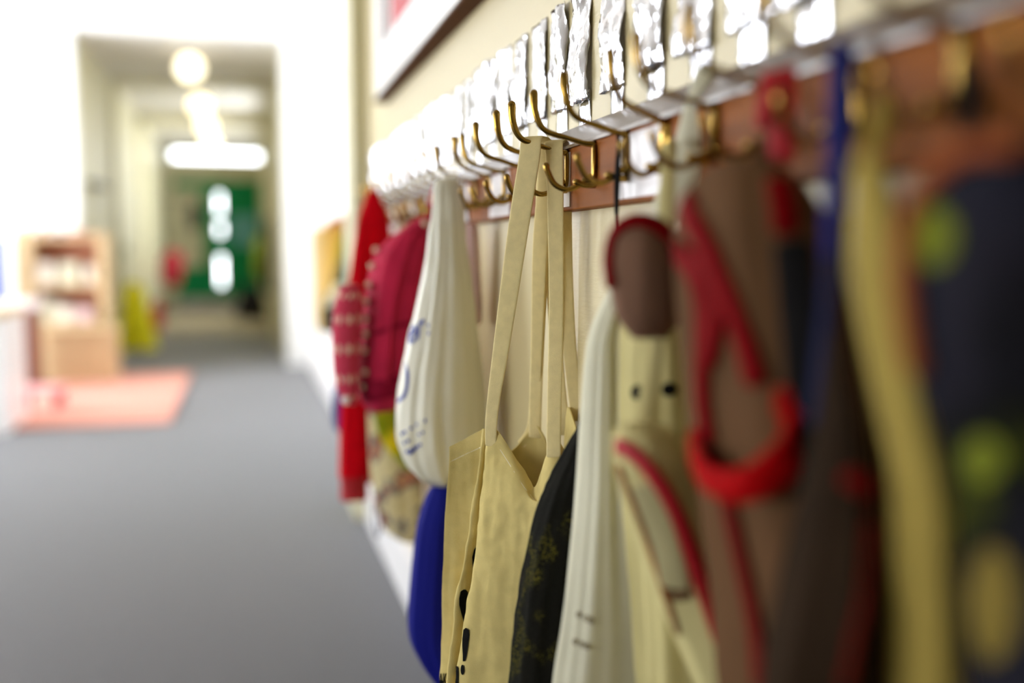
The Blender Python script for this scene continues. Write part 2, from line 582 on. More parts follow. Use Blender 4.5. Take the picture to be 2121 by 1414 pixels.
# ------------------------------------------------------------------ the setting
WX = 0.36              # plane of the right wall
FX = 0.34              # face of the coat rail
YF = 7.3               # wall with the opening at the end of the room
OPL, OPR, OPT = at(155, 300, YF).x, at(588, 300, YF).x, at(400, 72, YF).z
YE = 15.5              # end of the corridor
RX2 = 0.45

structure('floor', [(-2.7, 1.2, -3.0, YE + 0.3, -0.1, 0.0)], M['carpet'])
structure('ceiling', [(-2.7, 1.2, -3.0, YF + .1, 3.1, 3.2)], M['ceiling'])
structure('wall_right', [(WX, WX + 0.15, -3.0, 3.02, 0, 3.1)], M['cream_wall'])
structure('wall_right', [(RX2, RX2 + 0.15, 3.02, YF, 0, 3.1)], M['white_wall'])
structure('trim_1', [(0.312, RX2 + .1, 2.98, 3.2, 0, 3.1)], M['olive_paint'], 0.004)
structure('baseboard_right', [(WX - 0.02, WX, -3.0, 2.98, 0, 0.13), (WX - 0.012, WX, -3.0, 2.98, 0.13, 0.145)], M['white_gloss'], 0.003)
structure('baseboard_right', [(RX2 - 0.02, RX2, 3.2, YF, 0, 0.13), (RX2 - 0.012, RX2, 3.2, YF, 0.13, 0.145)], M['white_gloss'], 0.003)
structure('wall_front', [(-2.7, OPL, YF, YF + 0.16, 0, 3.1), (OPR, RX2 + .2, YF, YF + 0.16, 0, 3.1), (OPL, OPR, YF, YF + 0.16, OPT, 3.1)], M['white_wall'])
structure('wall_back', [(-2.7, 1.2, -3.1, -3.0, 0, 3.1)], M['olive_paint'])
lw = []
ys = [-3.0] + [v for w_ in WIN_L for v in w_] + [YF]
for a, b in zip(ys[0::2], ys[1::2]): lw.append((LEFT_X - 0.2, LEFT_X, a, b, 0, 3.1))
for (a, b), (za, zb) in zip(WIN_L, WIN_Z): lw += [(LEFT_X - 0.2, LEFT_X, a, b, 0, za), (LEFT_X - 0.2, LEFT_X, a, b, zb, 3.1)]
structure('wall_left', lw, M['white_wall'])
for (a, b), (za, zb) in zip(WIN_L, WIN_Z):  # frames of the left windows, the added low one included
    c, zc = (a + b) / 2, (za + zb) / 2
    structure('window_1', [(LEFT_X - .12, LEFT_X - .06, a, a + .05, za, zb), (LEFT_X - .12, LEFT_X - .06, b - .05, b, za, zb), (LEFT_X - .12, LEFT_X - .06, c - .02, c + .02, za, zb),
                           (LEFT_X - .12, LEFT_X - .06, a, b, za, za + .05), (LEFT_X - .12, LEFT_X - .06, a, b, zb - .05, zb), (LEFT_X - .12, LEFT_X - .06, a, b, zc - .02, zc + .02)], M['white_gloss'])

# the corridor through the opening
CL, CRT, CZ = OPL - 0.005, OPR + 0.005, OPT + 0.005
structure('wall_corridor_left', [(CL - .15, CL, YF + .1, YE, 0, CZ + .2)], M['yellow_wall'])
structure('wall_corridor_right', [(CRT, CRT + .15, YF + .1, 9.8, 0, CZ + .2), (CRT, CRT + .15, 10.8, 12.0, 0, CZ + .2), (CRT, CRT + .15, 13.2, YE, 0, CZ + .2), (CRT, CRT + .15, 12.0, 13.2, 0, .9), (CRT, CRT + .15, 12.0, 13.2, 2.1, CZ + .2), (CRT, CRT + .15, 9.8, 10.8, 0, .9), (CRT, CRT + .15, 9.8, 10.8, 2.1, CZ + .2)], M['yellow_wall'])
structure('added_window_2', [(CRT + .06, CRT + .11, 9.8, 9.85, .9, 2.1), (CRT + .06, CRT + .11, 10.75, 10.8, .9, 2.1), (CRT + .06, CRT + .11, 9.8, 10.8, .9, .95), (CRT + .06, CRT + .11, 9.8, 10.8, 2.05, 2.1)], M['white_gloss'])  # unseen window added behind the trim post to brighten the corridor
structure('added_window_3', [(CRT + .06, CRT + .11, 12.0, 12.05, .9, 2.1), (CRT + .06, CRT + .11, 13.15, 13.2, .9, 2.1), (CRT + .06, CRT + .11, 12.0, 13.2, .9, .95), (CRT + .06, CRT + .11, 12.0, 13.2, 2.05, 2.1)], M['white_gloss'])  # another unseen window, added to light the far end of the corridor
structure('added_window_2', [(CRT + .05, CRT + .1, 9.85, 10.75, .95, 1.5)], M['white_gloss'])  # panel closing the lower half of the added window to cut its light
for yc, ln in ((10.3, 1.0), (12.6, 1.2)):  # sky portals for the two added corridor windows
    cw = area('window_daylight', (CRT + .16, yc, 1.5), (0, PI / 2, 0), 1.2, ln, 1, (1, 1, 1))
    cw.data.cycles.is_portal = True
structure('ceiling', [(CL - .15, CRT + .15, YF + .1, YE + .1, CZ, CZ + .1)], M['ceiling'])
structure('trim_2', [(CL, CL + .05, 9.3, 9.55, 0, CZ), (CRT - .05, CRT, 9.3, 9.55, 0, CZ), (CL, CRT, 9.3, 9.55, CZ - .03, CZ)], M['yellow_wall'], 0.004)
structure('trim_3', [(CL, CL + .04, 11.6, 11.8, 0, CZ), (CRT - .04, CRT, 11.6, 11.8, 0, CZ), (CL, CRT, 11.6, 11.8, CZ - .1, CZ)], M['olive_paint'], 0.004)
DL, DR = at(362, 500, YE).x, at(541, 500, YE).x
DT = at(455, 372, YE).z
TZ0, TZ1 = at(440, 330, YE).z, at(440, 311, YE).z
TL, TR = at(350, 320, YE).x, at(532, 320, YE).x
SX0, SX1 = at(452, 500, YE).x, at(461, 500, YE).x
structure('wall_corridor_end', [(CL, DL, YE, YE + .12, 0, CZ), (DR, CRT, YE, YE + .12, 0, CZ), (DL, DR, YE, YE + .12, DT, TZ0),
                                (DL, DR, YE, YE + .12, TZ1, CZ)], M['olive_paint'])
structure('floor', [(CL, CRT, 10.3, YE, 0.0, 0.006)], M['mat'])
d = thing('door_1', 'green double door with narrow bright glass at the end of the corridor', 'door', ((DL + DR) / 2, YE, 0), kind='structure')
pz = [(at(456, b, YE).z, at(456, a, YE).z) for a, b in ((402, 440), (462, 486), (532, 590))]
y0, y1 = YE + .03, YE + .075
zs = sorted([z for p in pz for z in p])
boxes('door_leaf', [(DL, SX0, y0, y1, 0.14, DT)], M['green_door'], d)
st = [(SX1, DR, y0, y1, 0.14, DT)]
zz = [0.14] + zs + [DT]
st += [(SX0, SX1, y0, y1, zz[i], zz[i + 1]) for i in range(0, len(zz), 2)]
boxes('door_leaf', st, M['green_door'], d)
for a, b in pz: boxes('pane', [(SX0, SX1, y0 + .02, y0 + .026, a, b)], M['glass'], d)
boxes('upper_panel', [(at(478, 470, YE).x, at(535, 470, YE).x, y0 - .012, y0, at(500, 510, YE).z, at(500, 445, YE).z)], M['teal_door'], d, label='teal upper panel')
boxes('notice', [(at(352, 470, YE).x, at(420, 470, YE).x, y0 - .012, y0, at(500, 552, YE).z, at(500, 392, YE).z)], M['yellow_wall'], d, label='cream papers on the left leaf')
boxes('kick_plate', [(DL, DR, y0 - .006, y0 + .045, 0.006, 0.14)], M['steel'], d, label='pale grey kick plate')
tr_ = thing('window_1', 'bright narrow transom window above the green door', 'window', ((TL + TR) / 2, YE, TZ0), kind='structure')
boxes('window_frame', [(TL - .03, TR + .03, YE - .01, YE, TZ0 - .03, TZ0), (TL - .03, TR + .03, YE - .01, YE, TZ1, TZ1 + .03)], M['white_gloss'], tr_)
boxes('pane', [(DL, DR, YE + .05, YE + .056, TZ0, TZ1)], M['glass'], tr_)

# ------------------------------------------------------------------ coat rail
RT = on_wall(1174.6, 273, WX).z
RB1 = on_wall(1174, 309, FX).z
RB0 = on_wall(1174.8, 436, FX).z
YR0, YR1 = -1.2, 2.96
rail = thing('coat_rail', 'long brown varnished coat rail with a glossy sloping top on the cream wall', 'coat rail', (WX, 1.0, RB0))
boxes('rail_board', [(FX, WX, YR0, YR1, RB0, RB1)], M['brown_wood'], rail, 0.0015)
vs = []
for y in (YR0, YR1):
    vs += [(FX - .002, y, RB1), (FX - .002, y, RB1 + .003), (WX - .004, y, RT), (WX, y, RT), (WX, y, RB1)]
link('top_moulding', vs, [(0, 1, 2, 3, 4), (5, 9, 8, 7, 6)] + [(i, i + 5, (i + 1) % 5 + 5, (i + 1) % 5) for i in range(5)], M['moulding'], rail, False)


def rail_y(v):           # v: 1000 / (image x - vanishing point)
    return on_wall(505 + 1000 / v, 400, FX).y


HK = [0.57 + 0.1165 * i - 0.0105 for i in range(-1, 24)]
HK = [1.258 + 0.1165 * i for i in range(-6, 19)]
ZMID = 0.900
# white name cards on the board between the hooks
CARD_LABEL = ['blank white card on the rail behind the black mesh bag\'s hook', 'blank white card on the rail partly behind the cream tote\'s straps',
              'blank white card on the rail just left of the cream tote\'s straps', 'blank white card on the rail right behind the carrier bag\'s handles',
              'blurred white card on the rail above the pink backpack', 'blurred white card on the rail between the pink backpack and the red cardigan', 'blurred white card on the rail nearest the olive trim']
for i, lb in enumerate(CARD_LABEL):
    v0 = 1.143 + .335 * i
    ya, yb = rail_y(v0), rail_y(v0 + .145)
    tag(boxes('name_card', [(FX - .0012, FX, yb, ya, RB0 + .004, RB1 - .004)], M['card'], None), lb, 'name card', 'white cards along the rail')

# hooks: a back plate, a long upper prong, a short curled lower prong, two screws
UP = [(0.000, 0.0175), (0.010, 0.0185), (0.020, 0.0215), (0.030, 0.0245), (0.041, 0.0275), (0.050, 0.0315), (0.0565, 0.0395), (0.0605, 0.053), (0.0612, 0.067)]
LOW = [(0.000, -0.012), (0.009, -0.0165), (0.0163, -0.0228), (0.0287, -0.0268), (0.0405, -0.0215), (0.0475, -0.009), (0.049, -0.003)]


def build_hook(label):
    t = thing('coat_hook', label, 'coat hook', (FX, 1.0, ZMID), 'brass coat hooks along the rail')
    rows = []
    for dx, f in ((0, 1), (-.0022, 1), (-.004, .72)):
        ring = []
        for j in range(28):
            a = 2 * PI * j / 28
            ca, sa = math.cos(a), math.sin(a)
            ring.append(Vector((dx, .0082 * f * math.copysign(abs(ca) ** .7, ca), .0198 * (1 - (1 - f) * .25) * math.copysign(abs(sa) ** .55, sa))))
        rows.append(ring)
    grid('back_plate', rows, M['brass'], t, True, True, local=True)
    sweep('upper_prong', [(-x, 0, z) for x, z in UP], [.0062, .0056, .0048, .0040, .0035, .0033, .0034, .0040, .0046], [.0036, .0029, .0026, .0027, .0029, .0031, .0034, .0040, .0046], M['brass'], t, (0, 1, 0), 36, 14, local=True)
    sweep('lower_prong', [(-x, 0, z) for x, z in LOW], [.0058, .0046, .0034, .0030, .0030, .0032, .0034], [.0040, .0030, .0027, .0028, .0030, .0032, .0034], M['brass'], t, (0, 1, 0), 30, 14, local=True)
    sweep('web', [(-.003, 0, .015), (-.0055, 0, .007), (-.0055, 0, -.005), (-.003, 0, -.012)], [.0055, .0045, .0045, .0055], .0035, M['brass'], t, (0, 1, 0), 14, 12, local=True)
    for z in (.0008, -.0165):
        lathe('screw', [(.0001, 0.0012), (.0018, .001), (.0026, 0), (.0026, -.001)], M['brass_dark'], t, (0, 0, 0), 12, local=True)
        sc_ = t.children[-1]
        sc_.rotation_euler = (0, -PI / 2, 0)
        sc_.location = (-.0042, 0, z)
    return t


ORD = ['', 'first', 'second', 'third', 'fourth', 'fifth', 'sixth', 'seventh', 'eighth', 'ninth', 'tenth', 'eleventh', 'twelfth', 'thirteenth', 'fourteenth', 'fifteenth', 'sixteenth', 'seventeenth']
# upper prong tips measured in the photo, by hook counted from the black bag's one
TIPS = {-1: 1268, 0: 1170, 1: 1105, 2: 1060, 3: 1030, 4: 968, 5: 958, 6: 940, 7: 900, 8: 880, 9: 850}
HOOK_LABEL = {0: 'brass double coat hook carrying the black bag\'s cord, near arching prong in soft focus',
              2: 'brass double coat hook with the cream tote\'s straps looped over its stem',
              7: 'brass double coat hook holding the pale carrier bag\'s handles',
              8: 'brass double coat hook holding the pale pink garment behind the carrier bag',
              9: 'brass double coat hook holding the pink polka dot backpack\'s loop',
              12: 'blurred brass coat hook holding the green and yellow printed bag',
              14: 'blurred brass coat hook with the bright red cardigan hanging on it',
              18: 'farthest blurred brass coat hook, next to the olive trim',
              -3: 'blurred brass coat hook with the crimson ribbon hanging on it',
              -4: 'blurred brass coat hook with the blue lanyard hanging on it',
              -1: 'blurred brass coat hook with the white cotton bag\'s neck hanging on it',
              -5: 'very blurred brass hook above the yellow beige bag',
              -6: 'very blurred brass hook at the right edge above the dark backpack',
              -2: 'blurred brass coat hook between the white bag\'s hook and the crimson ribbon',
              1: 'empty brass coat hook between the tote\'s straps and the black bag\'s cord',
              13: 'blurred brass coat hook holding the printed cream tote behind the carrier bag'}
hook = None
HY = {}
for i, v in enumerate(HK):
    k = i - 6
    y = rail_y(v)
    HY[k] = y
    lb = HOOK_LABEL.get(k) or ('empty brass double coat hook, %s beyond the tote\'s straps' % ORD[k - 2])
    if hook is None:
        h = hook = build_hook(lb)
    else:
        h = hook.copy(); C.objects.link(h); h['label'] = lb
        for ch in hook.children:
            c = ch.copy(); C.objects.link(c); c.parent = h
    yaw = 0.0
    if k in TIPS:
        best = 9
        for s in range(-60, 61):
            a = s * 0.01
            tx, ty = FX - 0.061 * math.cos(a), y - 0.061 * math.sin(a)
            dd = RM.transposed() @ (Vector((tx, ty, ZMID + .067)) - EYE)
            px = CX + dd.x / -dd.z * F
            if abs(px - TIPS[k]) < best: best, yaw = abs(px - TIPS[k]), a
    elif k > 9: yaw = random.uniform(-.2, .2)
    else: yaw = random.uniform(-.1, .1)
    h.location = (FX, y, ZMID)
    h.rotation_euler = (random.uniform(-.03, .03), 0, yaw)

# ------------------------------------------------------------------ foil labels on the wall
FT = on_wall(1174.7, 7, WX).z
FB = on_wall(1174.7, 228, WX).z
EDGE = [0.823, 0.925, 1.03, 1.145, 1.266, 1.387, 1.486, 1.587, 1.695, 1.80, 1.905, 2.0] + [2.0 + .107 * i for i in range(1, 17)]


def build_foil(seed, wide, label):
    h_ = FT - FB
    t = thing('foil_label', label, 'foil label', (WX, 1.0, FB), 'silver foil labels above the hooks')
    rows = []
    for i in range(26):
        z = h_ * i / 25
        e0 = noise.noise(Vector((seed, z * 30, 1))) * .0012
        e1 = noise.noise(Vector((seed, z * 30, 9))) * .0012
        row = []
        for j in range(13):
            u = j / 12
            q = Vector((u * 3.0 + seed * 3, z * 26, seed))
            x = -.0014 - (.0058 * (noise.noise(q) + .5 * abs(noise.noise(q * 2.7)) + .3 * noise.noise(q * 6))) + .0006 * (2 * abs(u - .5)) ** 3
            x -= .0075 * (noise.noise(Vector((u * 1.6 + seed, z * 14, seed * 2))) + .25)
            row.append(Vector((min(x, -.0006), (e0 + u * (wide + e1 - e0)), z + noise.noise(Vector((u * 4, seed, i // 25))) * .0012)))
        rows.append(row)
    solid(grid('foil_sheet', rows, M['foil'], t, local=True), .0004)
    rows = []
    for i in range(12):
        z = -(FB - RT + .004) * (1 - i / 11) + .012 * (i / 11)
        row = []
        for j in range(9):
            u = j / 8
            q = Vector((u * 2.5 + seed * 5, z * 25, seed + 4))
            row.append(Vector((min(-.0008 - .0018 * (noise.noise(q) + .5 * abs(noise.noise(q * 3))), -.0003), wide * .02 + u * wide * .62, z)))
        rows.append(row)
    solid(grid('foil_tab', rows, M['foil'], t, local=True), .0003)
    return t


foils = [build_foil(1.3, .062, 'x'), build_foil(4.7, .06, 'x'), build_foil(8.2, .064, 'x'), build_foil(11.9, .06, 'x'), build_foil(15.1, .058, 'x')]
used = set()
for i, e in enumerate(EDGE):
    k = i - 6
    if k == 0: lb = 'crinkled silver foil label behind the near arching hook prong, sharp'
    elif k == 1: lb = 'crinkled silver foil label just beyond the sharp one behind the near prong'
    elif k > 1: lb = 'crinkled silver foil label, %s beyond the sharp one behind the near prong' % (ORD + ['eighteenth', 'nineteenth', 'twentieth', 'twenty-first', 'twenty-second'])[k]
    elif k == -1: lb = 'crinkled silver foil label just nearer than the one behind the near prong'
    else: lb = 'crinkled silver foil label, %s nearer than the one behind the near prong' % ORD[-k]
    src = foils[i % 5]
    if (i % 5) not in used:
        f = src; used.add(i % 5)
    else:
        f = src.copy(); C.objects.link(f)
        for ch in src.children:
            c = ch.copy(); C.objects.link(c); c.parent = f
    f['label'] = lb
    ye = on_wall(505 + 1000 / e, 300, WX).y
    f.location = (WX, ye, FB + random.uniform(-.002, .002))
    f.rotation_euler = (random.uniform(-.015, .015), 0, random.uniform(0, .02))

# ------------------------------------------------------------------ notice board above
nb = thing('notice_board', 'notice board with a broad white frame and red and white display inside', 'notice board', (WX, 1.5, on_wall(806, 181, WX - .02).z))
NZ0 = on_wall(860, 124, WX - .02).z
NZ1 = on_wall(860, 4, WX - .02).z
NY1 = on_wall(785, 215, WX - .02).y
boxes('backing_board', [(WX - .008, WX, 0.3, NY1 - .02, NZ0 + .01, NZ0 + 1.0)], M['board_white'], nb)
boxes('frame', [(WX - .03, WX, 0.3, NY1, NZ0, NZ1), (WX - .03, WX, 0.3, NY1, NZ0 + .95, NZ0 + 1.06), (WX - .03, WX, NY1 - .1, NY1, NZ1, NZ0 + .95), (WX - .03, WX, .3, .4, NZ1, NZ0 + .95)], M['white_gloss'], nb, .004)
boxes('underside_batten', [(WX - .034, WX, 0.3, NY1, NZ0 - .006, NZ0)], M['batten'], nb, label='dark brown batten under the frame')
for a, b, za, zb in ((.5, 1.1, .06, .6), (1.2, 1.65, .05, .5), (1.75, NY1 - .16, .03, .7)):
    boxes('display_sheet', [(WX - .010, WX - .008, a, b, NZ1 + za - .02, NZ1 + zb)], M['board_red'], nb, label='red display paper')

# ------------------------------------------------------------------ cream tote, the sharpest thing
tote = thing('tote_bag', 'natural cream calico tote with black exclamation marks hanging sharp in the middle', 'tote bag', at(1050, 1000, 1.03))
A = []
A.append([(930, 925, 1.075), (968, 906, 1.07), (1000, 889, 1.056), (1002, 888, 1.046), (1007, 887, 1.044), (1012, 886, 1.043), (1013, 887, 1.035), (1032, 893, 1.025), (1058, 932, 1.012), (1084, 974, 1.0), (1112, 1008, .982), (1147, 907, .965), (1195, 985, .94)])
A.append([(930, 960, 1.075), (960, 954, 1.07), (997, 950, 1.06), (993, 950, 1.046), (1000, 950, 1.043), (1007, 950, 1.045), (1003, 950, 1.034), (1030, 950, 1.018), (1060, 975, 1.0), (1086, 1005, .985), (1114, 1035, .968), (1147, 960, .955), (1193, 1010, .937)])


def trow(y, xs, dy=(0,) * 13):
    Y = (1.085, 1.078, 1.066, 1.050, 1.046, 1.049, 1.034, 1.010, .99, .974, .958, .943, .93)
    return [(x, y, a) for x, a in zip(xs, Y)]


A.append(trow(1050, (923, 953, 989, 979, 989, 1003, 994, 1025, 1060, 1090, 1118, 1150, 1190)))
A.append(trow(1150, (919, 945, 980, 963, 974, 998, 983, 1018, 1058, 1092, 1122, 1152, 1190)))
A.append(trow(1250, (916, 936, 968, 944, 957, 988, 968, 1010, 1055, 1092, 1125, 1155, 1190)))
A.append(trow(1414, (912, 924, 950, 927, 938, 966, 945, 1000, 1050, 1090, 1125, 1158, 1192)))
A.append(trow(1640, (914, 922, 945, 925, 938, 960, 946, 995, 1048, 1090, 1125, 1160, 1194)))
front = sheet('front_panel', [[at(*p) for p in r] for r in A], M['calico'], tote, 170, 130, .0012, .003, 19, 3.0)
wrinkle(front, .0004, 60, 5.0, (1, 1, .7))
wrinkle(front, .0013, 22, 8.0, (2.4, 2.4, .3))
FB_ = bvh_of(front)
B = []
B.append([(931, 926, 1.078), (1000, 950, 1.10), (1060, 932, 1.11), (1085, 905, 1.11), (1108, 880, 1.10), (1126, 902, 1.09), (1152, 958, 1.08), (1176, 900, 1.07), (1195, 842, 1.06), (1214, 900, 1.02), (1197, 985, .945)])
for y in (1010, 1150, 1414, 1640):
    B.append([(931 - (y - 926) * .02, y, 1.085), (1000, y, 1.11), (1060, y, 1.12), (1085, y, 1.115), (1108, y, 1.11), (1126, y, 1.10), (1152, y, 1.085), (1176, y, 1.07), (1195, y, 1.055), (1210, y, 1.01), (1197, y, .935)])
sheet('back_panel', [[at(*p) for p in r] for r in B], M['calico'], tote, 90, 60, .0012, .002, 24, 9.0, clampx=.35)
# hem stitching along the front mouth
hem = [(x, y + 30 - abs(x - 1010) * .05) for x, y, _ in A[0]]
trim_on('hem_stitching', FB_, [(932, 956), (965, 940), (996, 926)], .0006, M['thread'], tote, .0004, 1.05)
trim_on('hem_stitching', FB_, [(1036, 930), (1060, 968), (1085, 1008), (1110, 1040)], .0006, M['thread'], tote, .0004, 1.05)
SIDE = (.76, -.65, 0)


def strap(name, pts, hw, m=M['calico_tape'], par=tote, th=.0009):
    return sweep(name, [at(*p) for p in pts], hw, th, m, par, SIDE, 60, 14, 3.5)


strap('handle', [(1017, 922, 1.027), (1017, 885, 1.028), (1022, 830, 1.03), (1036, 735, 1.035), (1058, 580, 1.037), (1080, 430, 1.036), (1096, 330, 1.035), (1100, 292, 1.038), (1106, 284, 1.050),
                 (1124, 300, 1.066), (1128, 380, 1.068), (1122, 520, 1.075), (1114, 700, 1.09), (1109, 840, 1.099), (1108, 905, 1.10)],
      [.0070, .0072, .0078, .0095, .0115, .0125, .0125, .0122, .0125, .0125, .0105, .0095, .0085, .008, .008])
strap('handle', [(1147, 945, .954), (1147, 900, .962), (1149, 800, .985), (1152, 640, 1.015), (1151, 480, 1.022), (1149, 340, 1.028), (1147, 302, 1.033), (1150, 293, 1.045), (1160, 300, 1.062),
                 (1166, 380, 1.066), (1172, 560, 1.066), (1178, 700, 1.064), (1187, 790, 1.06), (1196, 870, 1.055)],
      [.0080, .0080, .0082, .0085, .0092, .0100, .0105, .0105, .0105, .0100, .0085, .0085, .008, .008])
strap('handle', [(1079, 920, 1.115), (1104, 872, 1.108), (1112, 700, 1.085), (1118, 520, 1.066), (1130, 380, 1.05), (1133, 305, 1.046), (1136, 295, 1.055), (1142, 330, 1.066), (1146, 600, 1.07), (1158, 800, 1.075), (1172, 900, 1.08)],
      [.006, .0065, .0075, .009, .010, .0105, .0105, .009, .008, .008, .008])


def ell(cx, cy, rx, ry, n=16): return [(cx + rx * math.cos(2 * PI * i / n), cy + ry * math.sin(2 * PI * i / n)) for i in range(n)]


def drop(cx, top, bot, rw, bw, lean=0.0, n=10):
    """rounded top narrowing to the bottom"""
    r = rw
    pts = [(cx + r * math.cos(a), top + r * 1.5 - 1.5 * r * math.sin(a)) for a in [PI * i / n for i in range(n + 1)]]
    pts += [(cx - r * .93 + lean * .3, top + (bot - top) * .45), (cx - bw + lean, bot), (cx + bw + lean, bot), (cx + r * .93 + lean * .3, top + (bot - top) * .45)]
    return pts


decal('print', FB_, [[(985, 1131), (980, 1138), (977, 1152), (977.5, 1166), (978.5, 1180), (981, 1165), (983.5, 1150)]], M['ink'], tote, .0016, 1.04)
decal('print', FB_, [[(900 + a / 4.5, 1100 + b / 4.5) for a, b in ((268, 540), (242, 558), (229, 620), (228, 680), (242, 750), (268, 850), (283, 770), (297, 680), (307, 610), (304, 560), (288, 542))]], M['ink'], tote, .0016, 1.04)
decal('print', FB_, [[(901 + a / 4.5, 1100 + b / 4.5) for a, b in ((297, 897), (275, 915), (264, 1000), (263, 1060), (268, 1150), (268, 1210), (290, 1210), (305, 1150), (318, 1050), (328, 960), (322, 915))]], M['ink'], tote, .0016, 1.04)
decal('print', FB_, [ell(960, 1386, 3.8, 10.5)], M['ink'], tote, .0016, 1.04)
decal('print', FB_, [drop(948.5, 1379, 1450, 3.0, 1.0, 0)], M['ink'], tote, .0016, 1.04)
decal_text('lettering', FB_, 'AK', 911, 1417, 34, .36, 0, M['ink'], tote, 0, .0016, 1.07)

# ------------------------------------------------------------------ black netted drawstring bag
bb = thing('drawstring_bag', 'black netted drawstring bag with an olive pattern in front of the cream tote', 'drawstring bag', at(1150, 1100, .89))
body = bag('bag_body', [(858, 1209, 1221, .008), (880, 1198, 1232, .014), (930, 1172, 1246, .025), (1000, 1137, 1248, .035), (1080, 1110, 1246, .04), (1200, 1083, 1240, .045), (1300, 1068, 1236, .05), (1414, 1057, 1230, .05), (1560, 1056, 1230, .05), (1640, 1080, 1215, .035), (1660, 1120, 1180, .01)],
           .885, M['black_mesh'], bb, fold=.05, nf=7, seed=2.0, amp=.002, freq=40)
sweep('cord', [at(1279, 272, .86), at(1280, 300, .853), at(1277, 360, .853), at(1277, 440, .853), at(1273, 560, .858), at(1262, 640, .864), at(1240, 750, .875), at(1217, 852, .885), at(1214, 866, .885)], .0016, .0016, M['cord'], bb, n=40, seg=8)
sweep('cord', [at(1279, 272, .86), at(1281, 292, .875), at(1280, 360, .875), at(1277, 470, .872), at(1274, 600, .875), at(1246, 740, .882), at(1218, 856, .89)], .0014, .0014, M['cord'], bb, n=40, seg=8)
sweep('toggle_tape', [at(1280, 320, .852), at(1278, 380, .851), at(1277, 440, .853)], [.0026, .0042, .0022], [.002, .0026, .002], M['black'], bb, n=16, seg=10, label='thick black bound end of the cord')

# ------------------------------------------------------------------ white cotton bag
wb = thing('cotton_bag', 'soft white cotton bag with faded grey print between the black bag and the piped bag', 'cotton bag', at(1250, 1100, .83))
wbody = bag('bag_body', [(330, 1432, 1470, .01), (380, 1420, 1466, .012), (470, 1340, 1380, .012), (600, 1262, 1310, .015), (690, 1222, 1292, .02), (780, 1209, 1302, .025), (900, 1200, 1305, .03), (1000, 1194, 1310, .034), (1150, 1180, 1340, .036), (1280, 1166, 1375, .036), (1414, 1148, 1405, .036), (1600, 1140, 1430, .036), (1680, 1180, 1400, .03)],
            .80, M['white_cotton'], wb, fold=.09, nf=7, seed=4.4, yshift=[-.06, -.06, -.04, -.01, 0, 0, 0, 0, 0, 0, 0, 0, 0])
sweep('neck', [at(1465, 150, .735), at(1452, 220, .725), at(1440, 300, .72), at(1418, 370, .725), at(1385, 440, .74)], [.010, .014, .017, .017, .014], [.006, .008, .009, .008, .006], M['white_cotton'], wb, SIDE, 24, 14)
WB_ = bvh_of(wbody)
for (x, y) in ((1200, 1272), (1216, 1280), (1226, 1284), (1193, 1328), (1207, 1334), (1218, 1338)):
    decal('print', WB_, [ell(x, y, 5.5, 7.5)], M['grey_ink'], wb, .001, .8)

# ------------------------------------------------------------------ cream bag with two dots
cb = thing('cloth_bag', 'pale cream cloth bag with two dark dots below the brown rounded flap', 'cloth bag', at(1370, 800, .73))
cbody = bag('bag_body', [(560, 1330, 1370, .015), (640, 1300, 1400, .03), (700, 1288, 1425, .035), (800, 1286, 1448, .035), (900, 1290, 1462, .035), (1050, 1300, 1490, .04), (1250, 1320, 1520, .04), (1480, 1340, 1540, .03), (1540, 1400, 1480, .01)], .73, M['cream_cloth'], cb, fold=.12, nf=5, seed=.6)
CB_ = bvh_of(cbody)
decal('print', CB_, [ell(1322, 812, 14, 16)], M['ink'], cb, .001, .7)
decal('print', CB_, [ell(1386, 806, 16, 15)], M['ink'], cb, .001, .7)
sweep('cord', [at(1355, 570, .73), at(1372, 430, .715), at(1386, 310, .70), at(1390, 292, .715)], .0018, .0018, M['cream_cloth'], cb, n=16, seg=8)

# ------------------------------------------------------------------ brown backpack with red straps
bp = thing('backpack', 'brown canvas backpack with red webbing straps and red edging', 'backpack', at(1600, 800, .56))
pbody = bag('bag_body', [(330, 1500, 1590, .02), (360, 1450, 1640, .04), (420, 1412, 1690, .06), (520, 1402, 1730, .07), (700, 1412, 1770, .08), (900, 1432, 1800, .08), (1100, 1455, 1815, .08), (1300, 1478, 1830, .08), (1480, 1490, 1850, .08), (1600, 1540, 1800, .05)], .54, M['brown_cloth'], bp, fold=.05, nf=5, seed=1.7, clampx=.334)
PB_ = bvh_of(pbody)
flap = bag('flap', [(448, 1310, 1350, .008), (470, 1282, 1386, .018), (530, 1264, 1412, .026), (600, 1266, 1420, .026), (660, 1280, 1410, .02), (700, 1310, 1380, .008)], .655, M['brown_plush'], bp, fold=.04, nf=4, seed=.3, label='rounded taupe flap')
FL_ = bvh_of(flap)
trim_on('flap_piping', FL_, [(1272, 590), (1266, 540), (1275, 490), (1305, 462), (1350, 464), (1388, 496), (1410, 560), (1420, 630)], .0065, M['red_web'], bp, .0035, .65, label='red piping')
for pts, wd in (([(1386, 396), (1430, 440), (1480, 530), (1522, 630), (1552, 720), (1570, 790)], .0085),
                ([(1412, 520), (1446, 570), (1462, 640), (1462, 720), (1462, 820), (1474, 910)], .009),
                ([(1440, 545), (1476, 575), (1492, 615), (1486, 660), (1470, 740)], .0105)):
    trim_on('strap', PB_, pts, wd, M['red_web'], bp, .0035, .55, label='red webbing strap')
